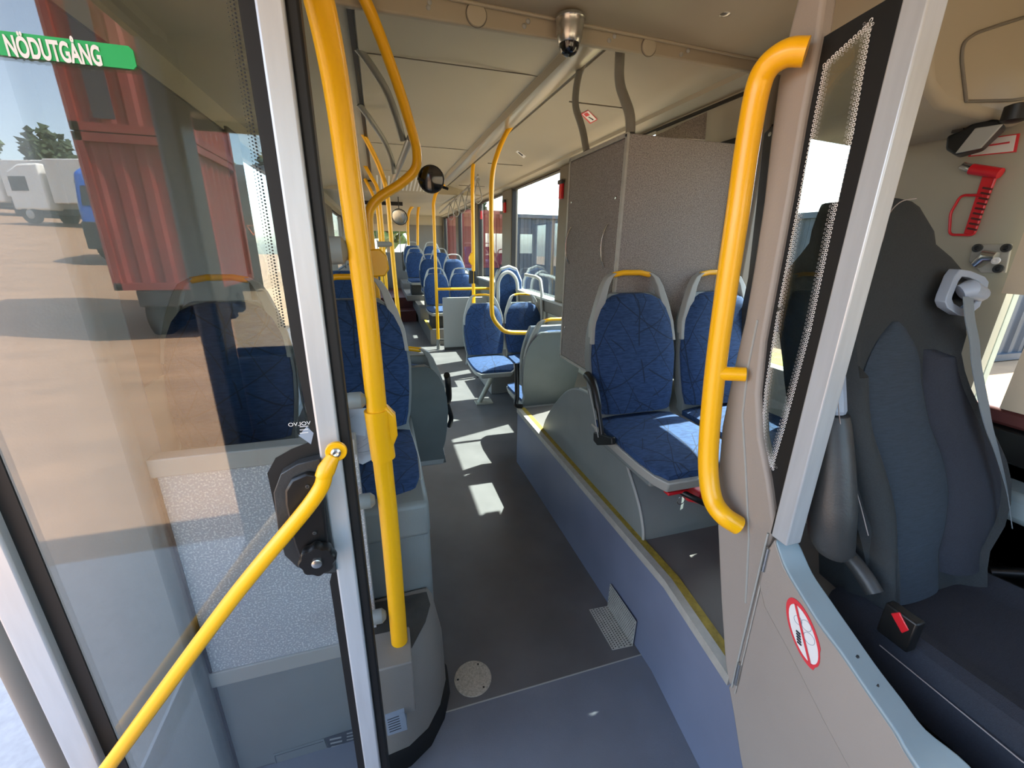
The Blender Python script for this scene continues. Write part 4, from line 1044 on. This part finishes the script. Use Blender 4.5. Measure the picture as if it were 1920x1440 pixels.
def outline(pts):
    sm = bez([(a, b, 0) for a, b in pts], 5); pts = [(p.x, p.y) for p in sm]
    return [(q.z, q.x-dsx) for q in (SEAT(a, b, -.03) for a, b in pts)]
OR = outline([(1733, 373), (1752, 382), (1774, 406), (1782, 441), (1787, 466), (1812, 482), (1836, 512), (1840, 545), (1822, 590), (1804, 636), (1798, 658), (1804, 685), (1817, 720), (1836, 755), (1866, 809), (1888, 855), (1896, 896), (1888, 950), (1871, 985), (1844, 1023)])
OL = outline([(1665, 372), (1648, 380), (1634, 410), (1628, 450), (1610, 475), (1585, 500), (1560, 540), (1550, 600), (1556, 660), (1563, 720), (1568, 774), (1584, 855), (1611, 950), (1624, 1004), (1640, 1062)])
ztop = SEAT(1697, 368, -.03).z
zs = [.70, .73, .77, .81, .86, .91, .96, 1.01, 1.06, 1.11, 1.16, 1.20, 1.24, 1.28, 1.32, 1.36, 1.40, 1.43, 1.46, 1.49, 1.52, 1.55]
zs = [z for z in zs if z < ztop-.025] + [ztop-.018, ztop-.006, ztop]
rows = []
for z in zs:
    l_, r_ = interp(OL, min(z, ztop-.02)), interp(OR, min(z, ztop-.02)); k_ = 1 if z < ztop-.02 else (.9 if z < ztop-.01 else (.72 if z < ztop-.003 else .4))
    m_ = (l_+r_)/2; rows.append((z, m_+(l_-m_)*k_, m_+(r_-m_)*k_, 0 if z < ztop-.02 else .012*(1-k_)*3))
MB_ = back_surface(rows, .12, .02, .045); MB_.build('backrest', 'seat_black', ds)
# slate centre panel and bolsters follow the seams of the seat
def panel(lp, rp, z0, z1, name, m, dy, bul, n=40, nu=12):
    L_, R_ = outline(lp), outline(rp); G = []
    for k in range(n+1):
        z = z0+(z1-z0)*k/n; l_, r_ = interp(L_, z), interp(R_, z)
        q_ = max(0, (k-(n-11))/11); e = max(.12, math.sqrt(max(0, 1-q_*q_)))
        if m != 'seat_slate': e = 1
        m_ = (l_+r_)/2; l_, r_ = m_+(l_-m_)*e, m_+(r_-m_)*e; a = []; b = []
        for i in range(nu+1):
            u = i/nu; c = math.sin(PI*u)**.55 if 0 < i < nu else 0
            a.append(dpt(l_+(r_-l_)*u, z, dy-bul*c*(1 if k < n else .3))); b.append(dpt(l_+(r_-l_)*u, z, .04))
        G.append(a+b[::-1])
    return MB().ringloft(G).build(name, m, ds)
CL = [(1645, 618), (1632, 650), (1624, 690), (1622, 720), (1630, 788), (1657, 872), (1674, 937), (1676, 991), (1668, 1059)]
CR = [(1728, 618), (1738, 650), (1738, 690), (1736, 720), (1750, 796), (1774, 861), (1785, 923), (1779, 991), (1766, 1040)]
zc = SEAT(1690, 604, -.03).z
panel(CL, CR, .72, zc, 'centre_panel', 'seat_slate', -.022, .012)
panel([(1575, 690), (1576, 774), (1592, 855), (1618, 950), (1632, 1004), (1640, 1058)], [(1620, 690), (1627, 788), (1654, 872), (1671, 937), (1673, 991), (1665, 1059)], .72, SEAT(1600, 690, -.03).z, 'side_bolster', 'seat_black', -.02, .038)
panel([(1742, 655), (1740, 720), (1753, 796), (1777, 861), (1788, 923), (1782, 991), (1770, 1032)], [(1797, 665), (1812, 720), (1860, 809), (1880, 855), (1888, 896), (1880, 950), (1862, 985), (1840, 1023)], .76, SEAT(1770, 655, -.03).z, 'side_bolster', 'seat_side', -.02, .030)
MB().tube(bez([SEAT(a, b, -.055) for a, b in ((1718, 372), (1690, 378), (1668, 400), (1660, 430), (1650, 460), (1625, 478))], 6), .0011, 6).build('piping', 'stitch', ds)
MB().tube(bez([SEAT(a, b, -.055) for a, b in ((1571, 690), (1573, 774), (1588, 855), (1614, 950), (1628, 1004))], 6), .0010, 6).build('piping', 'stitch', ds)
# cushion
G = []
for y, hw, z in ((.56, .22, .69), (.50, .235, .715), (.36, .25, .725), (.20, .252, .73), (.05, .245, .735), (-.02, .23, .72), (-.05, .20, .69)):
    a = []; b = []
    for i in range(21):
        u = -1+i/10; bol = .022*math.exp(-((abs(u)-.8)/.14)**2); edge_ = max(0, (abs(u)-.88)/.12)
        a.append(Vector((dsx+u*hw, y, z+bol-.035*edge_**2))); b.append(Vector((dsx+u*hw, y, z-.11)))
    G.append(a+b[::-1])
MB().ringloft(G).build('cushion', 'seat_side', ds)
MB().tube([(dsx-.245, .42, .70), (dsx-.257, .2, .706), (dsx-.25, .05, .712)], .0012, 6).build('piping', 'stitch', ds)
MB().box(dsx-.19, dsx+.19, .02, .5, .40, .61).build('suspension', 'black', ds, bevel=.03)
MB().box(dsx-.22, dsx+.22, -.02, .55, .0, .40).build('base', 'black', ds, bevel=.02)
MB().tube(bez([PX(1578, 1030, .98), PX(1598, 1050, .98), PX(1622, 1082, .98), PX(1640, 1112, .98)], 5), [.018]*16, 10).build('recliner_cover', 'dark_plastic', ds)
# folded-up armrest on the aisle side
am = back_surface([(0, 0, 0, 0)]*2, 0, 0) if False else None
ax_ = Vector((-.315, 0, 0))
G = []
for k, (z, hw, th) in enumerate(((.87, .026, .03), (.89, .038, .045), (.98, .041, .052), (1.08, .040, .048), (1.15, .036, .042), (1.17, .034, .038))):
    c_ = dpt(-.305+.02*(z-.9), z, -.02)
    G.append([c_+Vector((hw*math.cos(a), th*math.sin(a), 0)) for a in [2*PI*j/20 for j in range(20)]])
ar_ = MB().ringloft(G).build('armrest', 'dark_plastic', ds)
G = []
for k, (z, hw) in enumerate(((1.172, .028), (1.18, .031), (1.25, .030), (1.262, .026))):
    c_ = dpt(-.298, z, -.02); G.append([c_+Vector((hw*math.cos(a), hw*math.sin(a), 0)) for a in [2*PI*j/12 for j in range(12)]])
MB().ringloft(G).build('adjuster', 'belt_guide', ar_, smooth=False)
MB().lathe([(.026, 0), (.027, .02), (.02, .036), (.0005, .042)], dpt(-.296, 1.266, -.02), (0, .1, 1)).build('end_cap', 'belt_guide', ar_)
# belt guide and belt
gq = [(1801, 505), (1822, 508), (1848, 519), (1855, 529), (1852, 542), (1838, 575), (1815, 594), (1800, 592), (1778, 578), (1773, 566), (1776, 555), (1791, 518)]
gm = (sum(a for a, b in gq)/12, sum(b for a, b in gq)/12)
o1 = [SEAT(a, b, -.062) for a, b in gq]; o2 = [p+Vector((0, .022, -.0)) for p in o1]
i1 = [SEAT(gm[0]+(a-gm[0])*.68, gm[1]+(b-gm[1])*.68, -.060) for a, b in gq]; i2 = [p+Vector((0, .022, 0)) for p in i1]
MB().ringloft([o2, o1, i1, i2], closed=True).build('belt_guide', 'belt_guide', ds, bevel=.002)
MB().slab([p+Vector((0, .016, 0)) for p in i1], (0, .004, 0)).build('guide_recess', 'black', ds)
MB().tube([SEAT(1800, 548, -.062), SEAT(1816, 542, -.072), SEAT(1838, 552, -.062)], [.017, .021, .017], 14).build('guide_roller', 'belt_guide', ds)
ctrl = bez([SEAT(a, b, -.078) for a, b in ((1817, 556), (1821, 600), (1829, 640), (1833, 685), (1843, 739), (1856, 800), (1872, 850), (1890, 920), (1900, 990))], 5)
G = []
for k, p in enumerate(ctrl):
    w_ = .0225 if k < 22 else max(.006, .0225-(k-22)*.0012)
    G.append([p+Vector((-w_, -.002, 0)), p+Vector((w_, .004, 0)), p+Vector((w_, .006, 0)), p+Vector((-w_, .0, 0))])
MB().ringloft(G).build('seat_belt', 'belt', ds)
bc = PX(1688, 1168, .965)
bk_ = MB().box(bc.x-.012, bc.x+.014, bc.y-.030, bc.y+.028, bc.z-.045, bc.z+.030).build('buckle', 'black', ds, bevel=.004)
MB().slab([PX(a, b, bc.x-.0135) for a, b in ((1669, 1150), (1686, 1148), (1704, 1182), (1690, 1188))], (.004, 0, 0)).build('release_button', 'red', bk_, bevel=.002)
# dark cab floor and rear cab bits
struct(MB().box(XC+.06, XR, -.85, 1.1, .0, .35).build('floor_cab', 'black'))
lv = thing('park_brake_lever', (1.55, .55, .7), 'black lever with a metal ring at the window side of the driver seat', 'lever')
MB().box(1.47, 1.60, .44, .54, .60, .68).build('housing', 'black', lv, bevel=.01)
MB().tube([(1.50, .50, .69), (1.60, .40, .74)], .014, 12).build('grip', 'black', lv)
MB().lathe([(.013, 0), (.017, .004), (.013, .008)], (1.49, .42, .69), (.3, -.5, 1)).build('ring', 'steel', lv)
tag(MB().box(.90, .925, .66, .69, .80, .93).build('red_lever', 'red', bevel=.006), 'red plastic piece behind the foot of the aluminium post', 'lever')

# ================================================================ SIDE WALL THINGS IN THE CAB
XW = XR-.002
# overhead console
oc = thing('overhead_console', (1.35, .95, 1.82), 'beige overhead console with a hatch above the driver', 'console')
prof = [(1.17, 2.24), (1.165, 2.06), (1.19, 1.93), (1.235, 1.86), (1.30, 1.828), (XR, 1.815), (XR, 2.24)]
prof = [(a, b) for a, b in prof]
MB().prism(prof, 1, .80, 1.15).build('body', 'ceiling_front', oc, bevel=.02, seg=4)
h_pts = [PY(a, b, .797) for a, b in ((1812, 190), (1803, 110), (1806, 80), (1830, 62), (1880, 45), (1960, 20), (1990, 175), (1900, 188))]
rg = fillet(h_pts+[h_pts[0]], .02)
MB().tube(rg, .0035, 8).build('hatch_groove', 'pillar', oc)
MB().slab([p+Vector((0, .004, 0)) for p in h_pts], (0, .003, 0)).build('hatch', 'ceiling', oc)
# reading lamp
ll = thing('cab_lamp', PX(1825, 250, 1.50), 'black swivelling lamp with a ribbed lens under the overhead console', 'lamp')
q4 = [PX(a, b, 1.50) for a, b in ((1772, 280), (1775, 255), (1800, 245), (1838, 222), (1875, 224), (1880, 235), (1835, 278), (1790, 291))]
MB().slab(q4, (.06, .02, 0)).build('body', 'black', ll, bevel=.006)
q5 = [PX(a, b, 1.493) for a, b in ((1790, 288), (1828, 240), (1880, 232), (1838, 278))]
MB().slab(q5, (.006, 0, 0)).build('lens', 'frame_grey', ll, bevel=.002)
MB().slab([PX(a, b, 1.52) for a, b in ((1783, 250), (1795, 215), (1812, 212), (1804, 250))], (.02, 0, 0)).build('arm', 'dark_plastic', ll)
tag(MB().lathe([(.014, -.02), (.024, -.016), (.024, .016), (.014, .02)], PX(1905, 212, 1.5), (0, 0, 1), 16).build('knob', 'black'), 'black ribbed knob under the overhead console', 'knob')
# white notice with red border
sg = thing('wall_notice', PX(1865, 275, XW), 'white notice with a red border on the cab wall behind the lamp', 'sign')
qn = [PX(a, b, XW-.003) for a, b in ((1815, 294), (1828, 262), (1912, 250), (1905, 285))]
ctr = sum(qn, Vector())/4
MB().slab(qn, (.002, 0, 0)).build('border', 'sign_red', sg)
MB().slab([ctr+(p-ctr)*.88+Vector((-.001, 0, 0)) for p in qn], (.001, 0, 0)).build('face', 'sign_white', sg)
MB().tube([PX(1852, 273, XW-.0045), PX(1893, 267, XW-.0045)], .0022, 6).build('print_line', 'sign_red', sg)
# big red hammer
hm = thing('emergency_hammer', PX(1820, 380, XW), 'large red emergency hammer in its open frame on the cab wall', 'hammer')
MB().tube([PX(1822, 317, XW-.02), PX(1876, 325, XW-.02)], [.014, .013], 14).build('head', 'red', hm)
MB().tube([PX(1797, 315, XW-.02), PX(1806, 312, XW-.02), PX(1824, 317, XW-.02)], [.003, .011, .011], 14).build('steel_tip', 'steel', hm)
MB().slab([PX(a, b, XW-.012) for a, b in ((1842, 328), (1866, 332), (1826, 440), (1806, 438))], (.008, 0, 0)).build('handle', 'red', hm, bevel=.002)
mb = MB()
for j in range(9):
    a = PX(1843-j*3.6, 352+j*9.5, XW-.015); b = PX(1860-j*3.6, 355+j*9.5, XW-.015); mb.tube([a, b], .0028, 6)
mb.build('grip_ribs', 'maroon', hm)
MB().tube(fillet([PX(a, b, XW-.012) for a, b in ((1843, 366), (1802, 366), (1782, 400), (1780, 440), (1826, 441), (1846, 385), (1868, 330))], .012), .0035, 8).build('holder_frame', 'red', hm)
# belt anchor plate
ap_ = thing('anchor_plate', PX(1858, 483, XW), 'steel plate with three bolts and a hook on the cab wall', 'plate')
MB().slab([PX(a, b, XW-.006) for a, b in ((1825, 458), (1898, 457), (1886, 512), (1838, 512), (1815, 490))], (.006, 0, 0)).build('plate', 'edge_trim', ap_, bevel=.004)
for a, b in ((1834, 465), (1888, 465), (1873, 504)):
    MB().lathe([(.011, 0), (.011, -.006), (.006, -.007), (.004, -.002), (.0005, -.002)], PX(a, b, XW-.006), (1, 0, 0), 16).build('bolt', 'dark_plastic', ap_)
MB().tube([PX(1832, 495, XW-.02), PX(1850, 480, XW-.03), PX(1868, 482, XW-.03)], [.014, .018, .014], 14).build('hook', 'steel', ap_)
MB().lathe([(.009, 0), (.009, -.004), (.005, -.005), (.0005, -.003)], PX(1868, 489, XW-.045), (1, 0, 0), 14).build('cap', 'sign_white', ap_)

# ================================================================ OUTSIDE
GZ = -.35
def gh(y): return GZ + .105*max(0, -y-6)
struct(MB().ringloft([[Vector((-90, y, gh(y))), Vector((90, y, gh(y))), Vector((90, y, gh(y)-.3)), Vector((-90, y, gh(y)-.3))] for y in (-80, -40, -20, -10, -6, 0, 90)]).build('floor_yard', 'sand'))
struct(MB().box(-2.15, -.9, -1.2, 20, GZ, GZ+.004).build('floor_road_edge', 'asphalt_strip'))
struct(MB().box(6.0, 7.0, -10, 30, GZ, GZ+.02).build('floor_verge', 'verge'))
def container(name, m, x0, x1, y0, y1, z0, z1, label, rib=.28, letters=None):
    t = thing(name, ((x0+x1)/2, (y0+y1)/2, z0), label, 'container')
    b = MB()
    # corrugated walls
    def wall(p, q_, ax_n):
        L = (q_-p).length; d_ = (q_-p).normalized(); n_ = int(L/rib); pts = []
        for i in range(n_):
            s0_ = L*i/n_; ds_ = L/n_
            for f_, o_ in ((0, 0), (.35, 0), (.5, 1), (.85, 1)): pts.append(p+d_*(s0_+f_*ds_)+ax_n*(-.04*o_))
        pts.append(q_)
        vs = [v for v in pts] + [v+Vector((0, 0, z1-z0)) for v in pts]; k_ = len(pts)
        b.add(vs, [[i, i+1, k_+i+1, k_+i] for i in range(k_-1)])
    wall(Vector((x0, y0, z0)), Vector((x0, y1, z0)), Vector((-1, 0, 0))); wall(Vector((x1, y0, z0)), Vector((x1, y1, z0)), Vector((1, 0, 0)))
    wall(Vector((x0, y0, z0)), Vector((x1, y0, z0)), Vector((0, -1, 0))); wall(Vector((x0, y1, z0)), Vector((x1, y1, z0)), Vector((0, 1, 0)))
    b.box(x0+.03, x1-.03, y0+.03, y1-.03, z1-.06, z1)
    b.build('body', m, t, smooth=False)
    f_ = MB()
    for x in (x0, x1):
        for y in (y0, y1): f_.box(x-.06, x+.06, y-.06, y+.06, z0, z1)
    for z in (z0, z1-.12):
        f_.box(x0-.05, x1+.05, y0-.06, y0+.04, z, z+.12).box(x0-.05, x1+.05, y1-.04, y1+.06, z, z+.12)
        f_.box(x0-.06, x0+.04, y0, y1, z, z+.12).box(x1-.04, x1+.06, y0, y1, z, z+.12)
    f_.build('corner_frame', m, t)
    return t
container('shipping_container', 'container_dark', 4.55, 16.5, 15.0, 17.4, GZ+.02, 2.6, 'long dark blue-grey container outside the nearest right-hand window')
container('shipping_container', 'container_red', 2.3, 4.35, 15.9, 22, .75, 2.75, 'red container on a trailer outside the right-hand windows')
container('shipping_container', 'container_dark', 9.0, 11.4, 4.5, 12.5, GZ+.02, 2.3, 'dark container parallel to the bus outside the cab-side windows')
tr = thing('trailer', (3.3, 17, GZ), 'dark trailer carrying the red container outside the right-hand windows', 'trailer')
MB().box(2.5, 4.2, 15.8, 22, .45, .75).build('chassis', 'truck_dark', tr, bevel=.03)
for x in (2.6, 4.1):
    for y in (16.6, 17.9, 20.8): MB().lathe([(.46, -.14), (.5, -.08), (.5, .08), (.46, .14), (.26, .14), (.24, .06), (.0005, .06)], (x, y, GZ+.5), (1, 0, 0)).build('wheel', 'tyre', tr)
# things in the yard ahead of the bus, known from the mirror image in the door glass
def mir(px, py, yv, z=None):
    p = PY(px, py, yv); return Vector((p.x, 2*(YD+.011)-yv, p.z if z is None else z))
yv = 9.0; yr = 2*(YD+.011)-yv; xa, xb = PY(160, 300, yv).x, PY(372, 400, yv).x
c1 = container('shipping_container', 'container_red', xa, xb, yr-2.4, yr, gh(yr)+.9, gh(yr)+3.3, 'lower red container ahead of the bus, seen mirrored in the door glass')
c2 = container('shipping_container', 'container_red', xa, xb, yr-2.4, yr, gh(yr)+3.32, gh(yr)+7.4, 'upper red container with dark letters ahead of the bus, seen mirrored')
text_mesh('TO', 2.9, 'container_ink', 'lettering', c2, (xb-.1, yr+.06, gh(yr)+3.5), (-1, 0, 0), (0, 0, 1))
t = thing('trailer', (xa, yr-1.2, gh(yr)), 'dark trailer under the stacked red containers ahead of the bus', 'trailer')
MB().box(xa+.2, xb-.2, yr-2.4, yr, gh(yr)+.6, gh(yr)+.9).build('chassis', 'truck_dark', t, bevel=.03)
for x in (xa+.3, xb-.3):
    for y in (yr-.7, yr-1.8): MB().lathe([(.46, -.14), (.5, -.08), (.5, .08), (.46, .14), (.26, .14), (.24, .06), (.0005, .06)], (x, y, gh(yr)+.4), (1, 0, 0)).build('wheel', 'tyre', t)
# trucks in the yard in front and to the left (seen mirrored in the door glass)
def truck(loc, rz, m, label, trailer=True):
    t = thing('truck', (0, 0, 0), label, 'truck', 'trucks in the yard')
    MB().prism([(-1.0, .75), (1.15, .75), (1.15, 1.7), (.95, 2.75), (.2, 3.15), (-1.0, 3.2)], 0, -1.2, 1.2).build('cab', m, t, bevel=.12, seg=3)
    w_ = MB().prism([(1.16, 1.75), (.97, 2.6), (.94, 2.6), (1.13, 1.75)], 0, -1.02, 1.02)
    w_.box(-1.225, -1.2, -.1, .9, 1.75, 2.5).box(1.2, 1.225, -.1, .9, 1.75, 2.5)
    w_.build('windows', 'truck_dark', t)
    MB().box(-1.15, 1.15, 1.1, 1.25, .4, 1.25).box(-.45, .45, -6.2, .9, .55, .85).build('chassis', 'truck_dark', t, bevel=.04)
    if trailer: MB().box(-1.25, 1.25, -7.6, -1.4, 1.1, 3.4).build('box_body', m, t, bevel=.05)
    for y in (.35, -3.9, -5.2):
        for s_ in (-1, 1):
            wh = MB().lathe([(.5, -.15), (.52, -.1), (.52, .1), (.5, .15), (.28, .15), (.26, .08), (.0005, .08)], (s_*1.02, y, .52), (s_, 0, 0)).build('wheel', 'tyre', t)
            MB().lathe([(.27, .1), (.25, .13), (.1, .16), (.0005, .16)], (s_*1.02, y, .52), (s_, 0, 0), 16).build('rim', 'frame_grey', wh)
    t.location = loc; t.rotation_euler = (0, 0, rz); return t
def at(px, yv):
    p = mir(px, 380, yv); return (p.x, p.y, gh(p.y))
T0 = truck(at(100, 34), 1.9, 'truck_white', 'white truck with a long pale box in the sunny yard, nearest of the row')
for k, (px, yv, lb) in enumerate(((20, 42, 'at the left end of the row'), (150, 46, 'second from the right of the row'), (215, 60, 'at the right end of the row'))):
    dup(T0, at(px, yv), 1.9, label='white truck in the sunny yard, '+lb)
truck(at(262, 19), .1, 'truck_blue', 'blue truck parked beside the red containers in the yard', trailer=False)
TD = truck(at(432, 14.5), .1, 'truck_dark', 'dark truck with orange triangles facing the windscreen', trailer=False)
mb = MB(); WL[TD.name] = Vector((0, 0, 0))
for k in range(7):
    for r_ in range(2):
        x = -.9+k*.3; z = 1.45+(k % 2)*.1; sg = 1 if k % 2 else -1
        q = [Vector((x-.13, 1.27, z-.11*sg)), Vector((x+.13, 1.27, z-.11*sg)), Vector((x, 1.27, z+.12*sg))]
        if r_ == 0: mb.tube(q, .02, 6, closed=True)
mb.build('orange_triangles', 'orange', TD)
# trees
def tree(loc, h, m, label):
    r_ = random.Random(int(abs(loc[0]*31+loc[1]*17)))
    t = thing('tree', loc, label, 'tree', 'trees around the yard')
    L = Vector(loc)
    MB().tube([L, L+Vector((.1, 0, h*.35)), L+Vector((0, .1, h*.75))], [h*.03, h*.022, h*.01], 8).build('trunk', 'bark', t)
    mb = MB()
    for k in range(420):
        a = r_.uniform(0, 2*PI); e = r_.uniform(-1, 1); q_ = r_.random()**.45
        rad = h*.30*q_*math.sqrt(max(0, 1-e*e)); c_ = L+Vector((rad*math.cos(a), rad*math.sin(a), h*.62+e*h*.36*q_)); s_ = h*r_.uniform(.035, .07)
        n1 = Vector((r_.uniform(-1, 1), r_.uniform(-1, 1), r_.uniform(-1, 1))).normalized(); n2 = n1.cross(Vector((.3, .5, .8))).normalized()
        n3 = n1.cross(n2)
        mb.add([c_+n1*s_, c_-n1*s_*.5+n2*s_, c_-n1*s_*.5-n2*s_, c_+n3*s_], [[0, 1, 2], [0, 2, 3], [0, 3, 1], [1, 3, 2]])
    mb.build('crown', m, t, smooth=False); return t
tree((*at(-40, 60)[:2], at(-40, 60)[2]), 9, 'leaves', 'broad green tree beyond the white trucks, the left one in the door glass')
tree((*at(120, 66)[:2], at(120, 66)[2]), 8, 'leaves_dark', 'darker tree at the far side of the yard beyond the trucks')
tree((*at(405, 42)[:2], at(405, 42)[2]), 6, 'leaves', 'green tree beyond the blue truck')
tree((*at(520, 52)[:2], at(520, 52)[2]), 6, 'leaves_dark', 'dark tree far ahead of the windscreen')
tree((.5, 26, GZ), 7, 'leaves', 'sunlit tree seen through the rear window')
tree((8, 44, GZ), 8, 'leaves_dark', 'tree seen far off through the right-hand windows beside the red containers')
tree((19, 11, GZ), 5, 'leaves_dark', 'low tree outside the window between cabinet and cab')
tree((-9, 16, GZ), 6.5, 'leaves', 'tree outside the left windows beyond the red containers')
